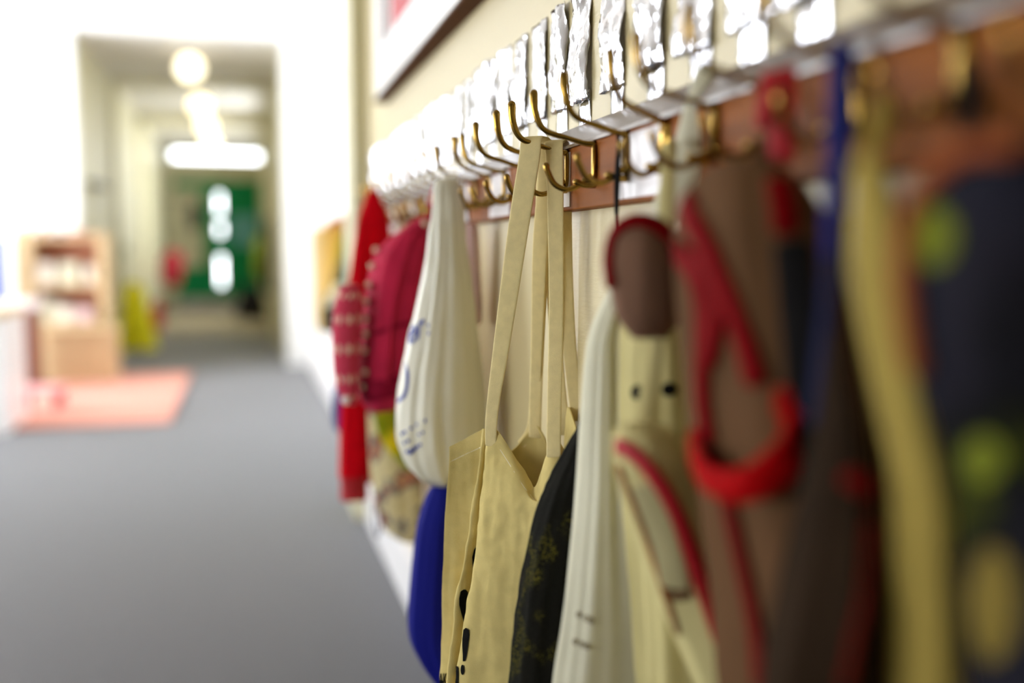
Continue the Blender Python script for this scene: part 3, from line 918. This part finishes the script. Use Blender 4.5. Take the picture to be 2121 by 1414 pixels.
sweep('loose_strap', [stick(PB_, 1452, 900, .004, .55), stick(PB_, 1480, 935, .012, .55), stick(PB_, 1530, 975, .02, .55), stick(PB_, 1590, 984, .02, .55), stick(PB_, 1640, 945, .012, .55), stick(PB_, 1642, 870, .004, .55), stick(PB_, 1634, 810, .003, .55)], [.006, .008, .0085, .010, .011, .009, .006], .004, M['red_loose'], bp, (0, 0, 1), 40, 12, 2.6, label='slack bright red strap')
trim_on('edging', PB_, [(1478, 930), (1512, 1040), (1545, 1180), (1570, 1300), (1580, 1420)], .008, M['maroon_edge'], bp, .003, .55, label='dark red edging')
trim_on('buckle_tape', PB_, [(1612, 380), (1622, 430), (1626, 478)], .007, M['red_web'], bp, .003, .5)
trim_on('zip_cover', PB_, [(1640, 500), (1660, 700), (1680, 900), (1700, 1100), (1700, 1400)], .010, M['black'], bp, .002, .5, label='black zip cover')
sweep('haul_loop', [at(1560, 340, .565), at(1590, 280, .57), at(1604, 210, .575), at(1612, 200, .585), at(1600, 280, .60), at(1575, 345, .60)], .004, .002, M['brown_cloth'], bp, SIDE, 20, 10, 2.6)

# ------------------------------------------------------------------ flap bag with red piping
fb = thing('shoulder_bag', 'cream shoulder bag with a slanting red piped flap at the bottom', 'shoulder bag', at(1420, 1100, .64))
fbody = bag('bag_body', [(876, 1296, 1362, .006), (890, 1276, 1392, .02), (930, 1270, 1424, .03), (1000, 1284, 1474, .035), (1100, 1312, 1510, .04), (1200, 1344, 1542, .04), (1300, 1386, 1566, .04), (1400, 1430, 1584, .035), (1480, 1470, 1590, .02), (1500, 1510, 1560, .008)], .655, M['cream_cloth'], fb, fold=.05, nf=4, seed=2.9)
FBB = bvh_of(fbody)
trim_on('piping', FBB, [(1284, 922), (1330, 950), (1380, 1020), (1420, 1110), (1455, 1210), (1482, 1290), (1505, 1356)], .006, M['red_ribbon'], fb, .003, .65, label='crimson piping')
trim_on('edge_binding', FBB, [(1284, 965), (1310, 1030), (1340, 1110), (1374, 1210), (1408, 1310)], .0028, M['brown_wood'], fb, .002, .65, label='dark brown edge binding')
trim_on('front_pocket', FBB, [(1340, 1005), (1365, 1070), (1390, 1150), (1402, 1210)], .012, M['oat'], fb, .003, .65, label='paler pocket strip')
trim_on('pocket_hem', FBB, [(1386, 1226), (1404, 1232), (1428, 1226)], .004, M['brown_cloth'], fb, .002, .65)
sweep('shoulder_strap', [at(1330, 885, .665), at(1360, 700, .68), at(1376, 500, .685), at(1385, 330, .70), at(1388, 296, .715)], .006, .0015, M['cream_cloth'], fb, SIDE, 24, 10, 2.6)

# ------------------------------------------------------------------ ribbon, lanyard and cream strap
rb = thing('ribbon', 'crimson ribbon doubled over a blurred hook above the brown backpack', 'ribbon', at(1615, 200, .56))
sweep('tail', [at(1576, 262, .560), at(1592, 200, .558), at(1610, 152, .560), at(1622, 150, .566)], [.004, .007, .009, .009], .0012, M['red_ribbon'], rb, SIDE, 20, 10, 3)
sweep('tail', [at(1614, 148, .560), at(1622, 170, .556), at(1621, 250, .555), at(1619, 335, .555)], [.009, .0085, .0085, .008], .0012, M['red_ribbon'], rb, SIDE, 20, 10, 3)
ly = thing('lanyard', 'blue woven lanyard hanging down past the right of the brown backpack', 'lanyard', at(1740, 300, .48))
sweep('webbing', [at(1750, 92, .505), at(1745, 100, .492), at(1740, 200, .462), at(1736, 330, .448), at(1731, 440, .446), at(1726, 540, .446)], [.0065, .0065, .0065, .006, .006, .0055], .0012, M['blue_web'], ly, SIDE, 30, 10, 3)
sweep('tail', [at(1726, 530, .446), at(1718, 640, .444), at(1706, 760, .442), at(1698, 880, .440)], [.0055, .005, .0055, .006], .0012, M['navy_cloth'], ly, SIDE, 30, 10, 3, label='dull navy lower end')
dc = thing('jacket', 'very dark brown jacket hanging low between the brown backpack and the yellow beige bag', 'jacket', at(1720, 1100, .425))
dcb = bag('bag_body', [(690, 1716, 1744, .006), (760, 1706, 1756, .012), (860, 1694, 1776, .02), (980, 1672, 1800, .025), (1120, 1640, 1818, .03), (1250, 1612, 1828, .035), (1414, 1586, 1834, .035), (1560, 1590, 1830, .035)], .425, M['night_cloth'], dc, fold=.10, nf=6, seed=6.1)
dcb.name = 'body'
sweep('hanging_loop', [at(1730, 705, .425), at(1742, 480, .44), at(1754, 280, .47), at(1757, 190, .50)], .003, .0015, M['night_cloth'], dc, SIDE, 20, 8)
DC_ = bvh_of(dcb)
trim_on('toggle', DC_, [(1766, 992), (1779, 1003), (1790, 1014)], .0045, M['red_web'], dc, .004, .42, n=8, label='red toggle')
trim_on('zip', DC_, [(1800, 1080), (1790, 1200), (1770, 1330), (1750, 1420)], .0025, M['maroon_edge'], dc, .002, .42, label='dark maroon zip edge')
cs = thing('strap', 'loose cream strap curving down behind the blue lanyard', 'strap', at(1670, 430, .52))
sweep('webbing', [at(1610, 345, .545), at(1640, 380, .53), at(1672, 440, .515), at(1696, 520, .505), at(1716, 620, .50)], [.004, .005, .005, .005, .004], .0015, M['cream_cloth'], cs, SIDE, 24, 10, 2.6)

# ------------------------------------------------------------------ yellow beige bag and the dark backpack at the edge
yb_ = thing('canvas_bag', 'long yellow beige canvas bag beside the dark backpack at the right', 'canvas bag', at(1880, 900, .44))
bag('bag_body', [(330, 1768, 1812, .008), (390, 1766, 1850, .012), (500, 1764, 1868, .016), (650, 1778, 1896, .02), (800, 1806, 1930, .024), (1000, 1846, 1980, .025), (1200, 1842, 1994, .025), (1414, 1826, 1990, .025), (1560, 1850, 1970, .02)], .385, M['yellow_cloth'], yb_, fold=.08, nf=5, seed=5.2)
sweep('handle', [at(1790, 345, .385), at(1810, 270, .395), at(1830, 200, .41), at(1832, 260, .42), at(1805, 345, .395)], .004, .0015, M['yellow_cloth'], yb_, SIDE, 24, 10, 2.6)
db = thing('backpack', 'dark navy and olive patterned backpack with orange edging at the right edge', 'backpack', at(2050, 800, .36))
dbody = bag('bag_body', [(300, 2010, 2160, .02), (340, 1950, 2230, .04), (420, 1900, 2290, .06), (560, 1878, 2310, .06), (740, 1892, 2320, .06), (900, 1935, 2330, .06), (1100, 1985, 2330, .06), (1414, 2000, 2350, .06), (1560, 2030, 2320, .05)], .325, M['dark_print'], db, fold=.04, nf=5, seed=3.4, clampx=.334)
DB_ = bvh_of(dbody)
trim_on('edging', DB_, [(2110, 312), (2010, 322), (1930, 380), (1896, 460), (1886, 560), (1894, 660), (1910, 760)], .006, M['orange_trim'], db, .004, .36, label='orange edging')
for (x, y, rx, ry) in ((1935, 490, 46, 62), (2040, 950, 40, 50)):
    decal('print', DB_, [ell(x, y, rx, ry, 20)], M['olive_cloth'], db, .001, .36)
decal('print', DB_, [ell(2060, 1250, 50, 120, 20)], M['dull_tan'], db, .001, .36)
sweep('haul_loop', [at(2000, 330, .335), at(2010, 260, .35), at(2000, 160, .385), at(2000, 130, .40), at(2015, 200, .405), at(2030, 330, .35)], .004, .002, M['black'], db, SIDE, 24, 10, 2.6)

# ------------------------------------------------------------------ carrier bag
ca = thing('carrier_bag', 'pale grey plastic carrier bag with blue printing left of the cream tote', 'carrier bag', at(910, 750, 1.4))
cab = bag('bag_body', [(372, 902, 945, .010), (395, 898, 952, .014), (450, 893, 960, .02), (520, 886, 968, .028), (620, 868, 980, .04), (720, 846, 992, .055), (820, 826, 1003, .065), (900, 824, 1008, .07), (950, 838, 1006, .07), (985, 866, 992, .055), (1004, 895, 960, .02)], 1.41, M['plastic_bag'], ca, 96, 70, fold=.07, nf=9, seed=2.2, amp=.0025, freq=22)
CA_ = bvh_of(cab)
sweep('handle', [at(925, 400, 1.405), at(930, 372, 1.42), at(936, 366, 1.46), at(938, 380, 1.50), at(940, 420, 1.46)], [.016, .013, .010, .010, .012], .003, M['plastic_bag'], ca, SIDE, 20, 12)
decal_text('lettering', CA_, 'er', 846, 716, 70, .62, .62, M['blue_ink'], ca, .1, .0012, 1.4)
decal_text('lettering', CA_, ':', 886, 694, 46, .6, .5, M['blue_ink'], ca, 0, .0012, 1.4)
trim_on('print', CA_, [(841, 752), (844, 780), (842, 806), (834, 824), (824, 830)], .0032, M['blue_ink'], ca, .0006, 1.4)
random.seed(11)
for k, (x0, y0_, x1, y1_) in enumerate(((832, 899, 868, 876), (836, 918, 882, 892), (842, 936, 884, 914), (850, 938, 866, 924))):
    n = 6
    for j in range(n):
        if random.random() < .2: continue
        x, y = x0 + (x1 - x0) * (j + .3) / n, y0_ + (y1_ - y0_) * (j + .3) / n
        decal('print', CA_, [ell(x, y, random.uniform(2.2, 3.6), random.uniform(2.5, 4.2), 8)], M['blue_ink'], ca, .0012, 1.4)
decal('print', CA_, [ell(881, 871, 2.4, 5, 8)], M['blue_ink'], ca, .0012, 1.4)

# ------------------------------------------------------------------ royal blue bag, pale pink cloth
ro = thing('cloth_bag', 'royal blue cloth bag hanging low below the carrier bag', 'cloth bag', at(900, 1200, 1.34))
bag('bag_body', [(992, 925, 970, .012), (1008, 893, 1000, .03), (1050, 874, 1006, .04), (1100, 862, 1008, .045), (1200, 851, 1010, .05), (1290, 847, 1010, .05), (1350, 862, 1010, .05), (1414, 905, 1008, .045), (1450, 940, 1000, .03)], 1.40, M['royal_cloth'], ro, fold=.05, nf=9, seed=1.2)
sweep('cord', [at(950, 998, 1.40), at(962, 950, 1.49), at(962, 700, 1.51), at(960, 500, 1.54), at(958, 406, 1.56)], .002, .002, M['black'], ro, n=24, seg=8, label='black cord')
pk = thing('garment', 'pale pink cotton garment behind the carrier bag\'s top right', 'garment', at(975, 560, 1.5))
bag('cloth', [(462, 962, 984, .006), (480, 955, 990, .012), (560, 954, 994, .014), (640, 960, 999, .014), (672, 968, 996, .008)], 1.47, M['pink_pale'], pk, fold=.12, nf=5, seed=.9, clampx=.352)
sweep('hanging_loop', [at(974, 470, 1.47), at(966, 420, 1.5), at(955, 398, 1.53)], .0025, .0015, M['black'], pk, n=12, seg=8, label='black hanging loop')

# ------------------------------------------------------------------ pink polka dot backpack
pp = thing('backpack', 'raspberry pink child\'s backpack with cream polka dots and dotted piping', 'backpack', at(790, 650, 1.72))
ppb = bag('bag_body', [(446, 868, 896, .012), (470, 836, 900, .03), (510, 792, 898, .05), (560, 768, 894, .06), (640, 756, 888, .065), (740, 748, 872, .065), (800, 745, 852, .06), (835, 752, 832, .05), (850, 772, 815, .02)], 1.72, M['pink_cloth'], pp, fold=.05, nf=6, seed=2.7, amp=.003, freq=18)
PP_ = bvh_of(ppb)
pk_ = bag('front_pocket', [(588, 718, 736, .008), (600, 702, 746, .02), (650, 690, 750, .03), (720, 688, 748, .032), (790, 694, 744, .03), (826, 708, 742, .02), (838, 720, 736, .006)], 1.69, M['pink_dots'], pp, fold=.03, nf=4, seed=.8, label='front pocket printed with cream dots')
trim_on('top_seam', PP_, [(880, 462), (850, 500), (820, 600), (806, 700), (800, 790)], .004, M['pink_cloth'], pp, .003, 1.7)
trim_on('side_seam', PP_, [(776, 690), (820, 676), (866, 664)], .004, M['pink_dark'], pp, .002, 1.7, label='dark seam')
trim_on('base_band', PP_, [(752, 812), (790, 806), (842, 792)], .018, M['pink_dark'], pp, .003, 1.7, label='darker base band')
for (x, y) in ((782, 520), (774, 552), (768, 590), (763, 624), (761, 660), (760, 692), (759, 726), (760, 770), (758, 800), (880, 466)):
    q = stick(PP_, x, y, .004, 1.7)
    lathe('piping_dot', [(.0005, .0055), (.004, .0045), (.0055, 0), (.004, -.0045), (.0005, -.0055)], M['cream_dot'], pp, q, 10)
sweep('haul_loop', [at(890, 455, 1.71), at(894, 420, 1.68), at(904, 385, 1.66), at(908, 378, 1.675), at(912, 400, 1.70), at(898, 450, 1.74)], [.006, .006, .0045, .0045, .006, .006], .0022, M['pink_cloth'], pp, SIDE, 24, 10, 2.6)
sweep('shoulder_strap', [at(884, 458, 1.73), at(892, 520, 1.76), at(886, 600, 1.77), at(872, 700, 1.77)], [.008, .012, .012, .009], .004, M['pink_dark'], pp, SIDE, 20, 10, 2.6, label='dark pink shoulder strap')
sweep('adjuster', [at(938, 392, 1.62), at(940, 415, 1.61), at(944, 432, 1.62)], [.004, .008, .005], .003, M['pink_dark'], pp, SIDE, 12, 10, 2.6)
lathe('zip_pull', [(.0008, .008), (.005, .006), (.007, 0), (.005, -.006), (.0008, -.008)], M['card'], pp, at(716, 829, 1.66), 12, label='white zip pull')

# ------------------------------------------------------------------ red cardigan and the bags behind the pink backpack
rc = thing('cardigan', 'bright red knitted cardigan hanging behind the pink backpack', 'cardigan', at(750, 800, 2.08))
bag('body', [(392, 764, 776, .006), (410, 757, 788, .012), (450, 744, 804, .02), (520, 732, 812, .03), (600, 724, 812, .035), (760, 718, 806, .04), (900, 716, 804, .04), (985, 714, 802, .04), (990, 712, 802, .04)], 2.1, M['red_knit'], rc, fold=.06, nf=6, seed=3.1)
bag('sleeve', [(450, 742, 760, .012), (520, 730, 760, .02), (640, 716, 764, .024), (800, 706, 766, .026), (960, 702, 764, .026), (985, 702, 764, .026)], 2.03, M['red_knit'], rc, fold=.05, nf=5, seed=1.1)
bag('cuff', [(980, 703, 763, .024), (1000, 705, 761, .022), (1030, 705, 762, .023), (1034, 708, 758, .02)], 2.03, M['red_ribbon'], rc, fold=.03, nf=14, seed=1.1, label='ribbed darker red cuff')
nv = thing('cloth_bag', 'small navy blue bag just showing left of the red cardigan', 'cloth bag', at(700, 840, 2.3))
bag('bag_body', [(780, 700, 720, .01), (806, 692, 740, .03), (850, 690, 744, .04), (884, 693, 740, .03), (894, 704, 728, .01)], 2.35, M['royal_cloth'], nv, fold=.06, nf=5, seed=.5)
sweep('cord', [at(712, 790, 2.35), at(752, 560, 2.4), at(790, 414, 2.45)], .003, .003, M['black'], nv, n=12, seg=8)
gr = thing('shopping_bag', 'green and yellow printed bag hanging below the pink backpack', 'shopping bag', at(820, 900, 1.85))
bag('bag_body', [(760, 800, 840, .02), (830, 782, 862, .03), (870, 776, 875, .04), (910, 790, 880, .04), (945, 815, 880, .035), (972, 842, 870, .015)], 1.87, M['green_print'], gr, fold=.08, nf=5, seed=2.5)
sweep('handle', [at(818, 775, 1.87), at(860, 560, 1.9), at(880, 408, 1.92)], .004, .002, M['green_print'], gr, SIDE, 14, 8)
fl = thing('tote_bag', 'cream tote with a dark and coloured print hanging behind the carrier bag', 'tote bag', at(815, 1000, 1.95))
bag('bag_body', [(830, 768, 860, .015), (850, 764, 880, .03), (920, 766, 888, .04), (1000, 772, 890, .045), (1060, 784, 886, .045), (1095, 800, 874, .04), (1120, 832, 860, .015)], 1.965, M['floral_print'], fl, fold=.08, nf=7, seed=4.0)
sweep('handle', [at(800, 835, 1.95), at(822, 600, 1.97), at(846, 410, 2.0)], .008, .0015, M['floral_print'], fl, SIDE, 14, 8)
sweep('cord', [at(775, 1040, 1.93), at(776, 1080, 1.93), at(783, 1112, 1.93), at(788, 1080, 1.94), at(786, 1040, 1.95)], .002, .002, M['navy_cloth'], fl, n=16, seg=8, label='dangling blue cord')

# ------------------------------------------------------------------ far stretch of wall beyond the trim: second rail and bags
r2 = thing('coat_rail', 'second coat rail on the white wall beyond the olive trim', 'coat rail', (RX2, 4.2, .93))
boxes('rail_board', [(RX2 - .02, RX2, 3.3, 5.6, .90, .98)], M['brown_wood'], r2)
boxes('top_moulding', [(RX2 - .024, RX2, 3.3, 5.6, .98, 1.0)], M['white_gloss'], r2)
far = [('satchel', 'tan satchel hanging on the far rail nearest the opening', 'satchel', [(470, 655, 668, .02), (482, 644, 684, .05), (560, 646, 690, .06), (660, 650, 690, .06), (690, 660, 684, .02)], 4.9, 'tan_cloth'),
       ('cloth_bag', 'ochre cloth bag hanging between the tan satchel and the green hooded top', 'cloth bag', [(466, 686, 700, .02), (490, 678, 712, .05), (560, 676, 714, .06), (640, 680, 712, .05), (655, 690, 706, .02)], 4.5, 'ochre_cloth'),
       ('hooded_top', 'olive green hooded top beside the red cardigan on the far rail', 'hooded top', [(462, 718, 730, .02), (490, 706, 744, .05), (540, 698, 746, .06), (600, 694, 746, .06), (650, 700, 744, .05)], 4.0, 'olive_cloth'),
       ('jacket', 'dark green jacket below the olive hooded top', 'jacket', [(530, 712, 730, .03), (552, 696, 742, .05), (590, 689, 744, .05), (640, 700, 742, .05), (660, 710, 735, .03)], 3.75, 'forest_cloth'),
       ('cap', 'small white sun hat hanging in front of the dark green jacket', 'hat', [(588, 696, 706, .02), (606, 684, 714, .03), (626, 676, 712, .03), (634, 672, 708, .02)], 3.6, 'white_cotton'),
       ('shoe_bag', 'small black shoe bag below the tan satchel', 'shoe bag', [(612, 676, 690, .02), (632, 668, 700, .04), (664, 668, 700, .04), (690, 674, 696, .02)], 3.9, 'black')]
for nm, lb, cat, rows, yy, mm in far:
    t = thing(nm, lb, cat, at((rows[2][1] + rows[2][2]) / 2, rows[2][0], yy))
    bag('body', rows, yy, M[mm], t, 40, 30, fold=.06, nf=5, seed=yy, clampx=RX2 - .01)
    p0 = at((rows[0][1] + rows[0][2]) / 2, rows[0][0], yy)
    sweep('hanging_loop', [p0 + Vector((0, 0, -.01)), (p0 + Vector((RX2 - .02, yy, max(.95, p0.z)))) / 2, Vector((RX2 - .02, yy, max(.95, p0.z)))], .003, .003, M['black'], t, n=10, seg=8)
dp = thing('drawing', 'pale grey drawing pinned on the white wall above the far bags', 'drawing', (RX2, 4.9, 1.2))
boxes('sheet', [(RX2 - .005, RX2 - .001, 3.9, 5.6, 1.15, 1.75)], M['grey_print'], dp)

# ------------------------------------------------------------------ left of the room: rug, shelves, box, stool, bench
rg = tag(boxes('rug', [(-1.15, at(375, 800, 5.9).x, 4.97, 7.0, .0, .012)], M['rug'], None, .004), 'coral orange rug on the grey carpet in front of the bookshelf', 'rug')
SX_L, SX_R, SY = at(30, 600, 6.98).x, at(222, 600, 6.98).x, 6.98
SZ = at(120, 482, SY).z
bs = thing('bookshelf', 'wooden open bookshelf against the white wall left of the opening', 'bookshelf', ((SX_L + SX_R) / 2, SY, 0))
boxes('side_panel', [(SX_L, SX_L + .11, SY, SY + .3, 0, SZ)], M['pale_wood'], bs)
boxes('side_panel', [(SX_R - .05, SX_R, SY, SY + .3, 0, SZ)], M['pale_wood'], bs)
boxes('back_panel', [(SX_L + .05, SX_R - .05, SY + .285, SY + .3, .02, SZ)], M['red_wood'], bs, label='reddish back panel')
for z in (.02, at(120, 672, SY).z, at(120, 592, SY).z, SZ - .03):
    boxes('shelf', [(SX_L + .11, SX_R - .05, SY + .005, SY + .285, z - .012, z + .012)], M['pale_wood'], bs)
bk = 0
where = {0: 'on the middle shelf', 1: 'on the lower shelf', 2: 'on top of the bookshelf'}
random.seed(5)
for lev, zb in enumerate((at(120, 592, SY).z + .012, at(120, 672, SY).z + .012, SZ - .018)):
    x = SX_L + .13 if lev < 2 else SX_L + .02
    n = 0
    cols = ['paper_book', 'white_cotton', 'paper_book', 'pink_pale', 'card']
    while x < SX_R - .12 and n < 6:
        wd = random.uniform(.05, .11)
        ht = random.uniform(.09, .15) if lev < 2 else random.uniform(.03, .08)
        o = thing('book' if lev < 2 else 'storage_tub', '%s %s %s, %s from its left end' % (('tall pale book', 'short pale book')[ht < .12] if lev < 2 else 'small pale tub', 'standing' if lev < 2 else 'resting', where[lev], ORD[n + 1]), 'book' if lev < 2 else 'tub', (x, SY, zb), ('books ' if lev < 2 else 'tubs ') + where[lev])
        mm = M[cols[(n + lev) % 5]] if lev < 2 else M[['ochre_cloth', 'pale_wood', 'navy_cloth', 'red_wood', 'pink_pale', 'white_cotton'][n]]
        if lev < 2:
            boxes('cover', [(x, x + wd, SY + .05, SY + .25, zb, zb + ht)], mm, o, .003)
            boxes('pages', [(x + .004, x + wd - .004, SY + .052, SY + .253, zb + .003, zb + ht + .001)], M['card'], o)
        else:
            lathe('tub_body', [(wd * .36, 0), (wd * .42, ht * .8)], mm, o, (x + wd / 2, SY + .12, zb), 16)
            lathe('lid', [(wd * .44, ht * .8), (wd * .44, ht), (wd * .3, ht * 1.05)], M['card'], o, (x + wd / 2, SY + .12, zb), 16)
        x += wd + random.uniform(.02, .05)
        n += 1
BY = 6.62
bx0, bx1, bz = at(70, 720, BY).x, at(238, 720, BY).x, at(150, 684, BY).z
bo = thing('storage_box', 'low pale wooden storage box on the rug in front of the bookshelf', 'storage box', ((bx0 + bx1) / 2, BY, .012))
boxes('carcass', [(bx0, bx1, BY, BY + .3, .012, bz - .02)], M['pale_wood'], bo, .004)
boxes('lid', [(bx0 - .012, bx1 + .012, BY - .012, BY + .31, bz - .02, bz)], M['pale_wood'], bo, .004)
po = thing('side_cupboard', 'narrow dark red brown cupboard left of the pale storage box', 'cupboard', (at(54, 720, 6.2).x, 6.2, 0))
xx0, xx1 = at(36, 720, 6.2).x, at(66, 720, 6.2).x
boxes('carcass', [(xx0, xx1, 6.2, 6.5, 0, at(50, 640, 6.2).z)], M['maroon_wood'], po, .004)
boxes('top', [(xx0 - .02, xx1 + .02, 6.18, 6.51, at(50, 640, 6.2).z, at(50, 622, 6.2).z)], M['card'], po, .004, label='white top')
bl = tag(boxes('pinboard', [(at(-60, 500, 6.9).x, at(10, 500, 6.9).x, 6.9, 6.93, at(0, 625, 6.9).z, at(0, 490, 6.9).z)], M['blue_board'], None, .004), 'dull blue felt board at the left edge beside the bookshelf', 'board')
bsup = thing('white_cupboard', 'low white cupboard at the left edge in front of the blue board', 'cupboard', (at(-40, 800, 4.85).x, 4.85, 0))
boxes('carcass', [(-1.9, at(12, 800, 4.85).x, 4.85, 5.3, 0, at(0, 650, 4.85).z - .02)], M['white_gloss'], bsup, .004)
boxes('worktop', [(-1.9, at(15, 800, 4.85).x, 4.83, 5.31, at(0, 650, 4.85).z - .02, at(0, 642, 4.85).z)], M['pale_wood'], bsup, .004)
sty = 5.45
sx0, sx1 = at(36, 800, sty).x, at(122, 800, sty).x
sz = at(80, 806, sty).z
so = thing('stool', 'small child\'s stool with a pink seat and red legs on the rug', 'stool', ((sx0 + sx1) / 2, sty, .012))
boxes('seat', [(sx0, sx1, sty, sty + .22, sz - .025, sz)], M['pink_plastic'], so, .008)
for x in (sx0 + .005, sx1 - .03):
    for y in (sty + .01, sty + .185):
        boxes('leg', [(x, x + .025, y, y + .025, .012, sz - .025)], M['red_paint'], so, .003)

# ------------------------------------------------------------------ in the corridor
gx = at(393, 140, 7.9)
for i, (px, py, yy) in enumerate(((393, 140, 7.9), (414, 215, 9.85), (427, 258, 11.4), (437, 293, 13.2))):
    p = at(px, py, yy)
    g = thing('ceiling_lamp', 'lit white glass globe on the corridor ceiling, %s from the opening' % ('nearest', 'second', 'third', 'fourth')[i], 'ceiling lamp', (p.x, p.y, CZ), 'globe lamps along the corridor ceiling')
    rr = .095
    zc = CZ - .03 - rr
    lathe('globe', [(rr * max(.02, math.sin(PI * t / 14)), rr * math.cos(PI * t / 14)) for t in range(15)], M['globe'], g, (p.x, p.y, zc), 24)
    lathe('fitting', [(.05, .0), (.055, -.02), (.05, -.04)], M['grey_plastic'], g, (p.x, p.y, CZ), 20)
s = thing('wet_floor_sign', 'yellow folding A shaped floor sign standing by the corridor\'s left wall', 'floor sign', (at(283, 712, 8.6).x, 8.6, 0))
z1 = at(270, 594, 8.6).z
for sg, (pa, pb) in ((-1, (243, 284)), (1, (290, 326))):
    v = [(at(pa, 700, 8.5).x, 8.5, .02), (at(pb, 700, 8.7).x, 8.7, .02), (at(292, 600, 8.68).x + sg * .014, 8.68, z1), (at(262, 600, 8.52).x + sg * .014, 8.52, z1)]
    solid(link('sign_panel', v, [(0, 1, 2, 3)], M['yellow_plastic'], s, False), .02)
    for q in v[:2]: boxes('foot', [(q[0] - .02, q[0] + .02, q[1] - .02, q[1] + .02, 0, .03)], M['grey_plastic'], s)
boxes('grip', [(at(262, 600, 8.6).x, at(290, 600, 8.6).x, 8.56, 8.66, z1 - .005, z1 + .035)], M['yellow_plastic'], s, .006)
fe = thing('fire_extinguisher', 'small red fire extinguisher on the floor behind the yellow signs', 'fire extinguisher', (at(326, 650, 11.2).x, 11.2, 0))
ex = (at(326, 650, 11.2).x, 11.2, 0)
lathe('cylinder', [(.055, 0), (.06, .02), (.06, .24), (.045, .28), (.02, .3)], M['red_gloss'], fe, ex, 20)
lathe('valve', [(.018, .3), (.02, .33), (.012, .35)], M['black'], fe, ex, 12)
sweep('hose', [(ex[0], 11.2, .33), (ex[0] + .06, 11.17, .3), (ex[0] + .07, 11.17, .15)], .01, .01, M['black'], fe, n=12, seg=8)
co = [('coat', 'maroon coat hanging low on the corridor\'s left wall', [(518, 350, 362, .03), (532, 336, 376, .08), (570, 332, 376, .09), (592, 340, 370, .06)], 13.0, 'maroon_cloth', -1),
      ('coat', 'black coat hanging high on the corridor\'s left side', [(418, 398, 408, .03), (432, 392, 412, .06), (462, 392, 414, .07), (476, 396, 410, .05)], 14.2, 'black', -1),
      ('coat', 'long black coat hanging on the corridor\'s right wall', [(448, 556, 566, .03), (470, 548, 572, .08), (540, 546, 573, .1), (606, 550, 572, .08)], 11.2, 'black', 1),
      ('jacket', 'ochre green jacket hanging beside the long black coat', [(488, 532, 542, .03), (508, 527, 546, .06), (560, 526, 546, .06), (580, 530, 544, .04)], 13.4, 'olive_cloth', 1)]
for nm, lb, rows, yy, mm, sd in co:
    t = thing(nm, lb, 'coat' if nm == 'coat' else 'jacket', at((rows[1][1] + rows[1][2]) / 2, rows[1][0], yy))
    bag('body', rows, yy, M[mm], t, 32, 20, fold=.06, nf=5, seed=yy, clampx=None)
    p0 = at((rows[0][1] + rows[0][2]) / 2, rows[0][0], yy)
    e = Vector((CL if sd < 0 else CRT, yy, p0.z + .03))
    sweep('hanging_loop', [p0 + Vector((0, 0, -.02)), (p0 + e) / 2, e], .006, .006, M['black'], t, n=8, seg=8)
hb = thing('holdall', 'black holdall slumped on the floor by the green door\'s right side', 'holdall', at(518, 620, 12.6))
bag('body', [(592, 512, 526, .05), (604, 500, 540, .12), (630, 490, 550, .16), (652, 488, 552, .16), (660, 494, 548, .1)], 12.6, M['black'], hb, 40, 20, fold=.06, nf=5, seed=2, clampx=None)
p = at(518, 600, 12.6)
sweep('handle', [p + Vector((-.08, 0, -.03)), p + Vector((-.03, 0, .06)), p + Vector((.04, 0, .06)), p + Vector((.09, 0, -.03))], .012, .012, M['black'], hb, n=14, seg=8)
sw = thing('switch_box', 'small olive green box on the corridor\'s left wall above the yellow signs', 'switch box', at(272, 518, 9.8))
q = at(272, 518, 9.8)
boxes('cover', [(CL, CL + .05, 9.65, 9.95, q.z - .05, q.z + .06)], M['switch'], sw, .006)
boxes('button', [(CL + .05, CL + .056, 9.75, 9.82, q.z - .01, q.z + .02)], M['grey_plastic'], sw)
bk2 = thing('wall_bracket', 'small grey bracket shelf on the left jamb above the bookshelf', 'bracket', (CL, 8.0, 1.35))
boxes('shelf', [(CL, CL + .1, 7.75, 8.35, at(180, 385, 8).z, at(180, 385, 8).z + .02)], M['grey_plastic'], bk2, .004)
boxes('support', [(CL, CL + .07, 8.0, 8.03, at(180, 400, 8).z, at(180, 385, 8).z)], M['olive_paint'], bk2)
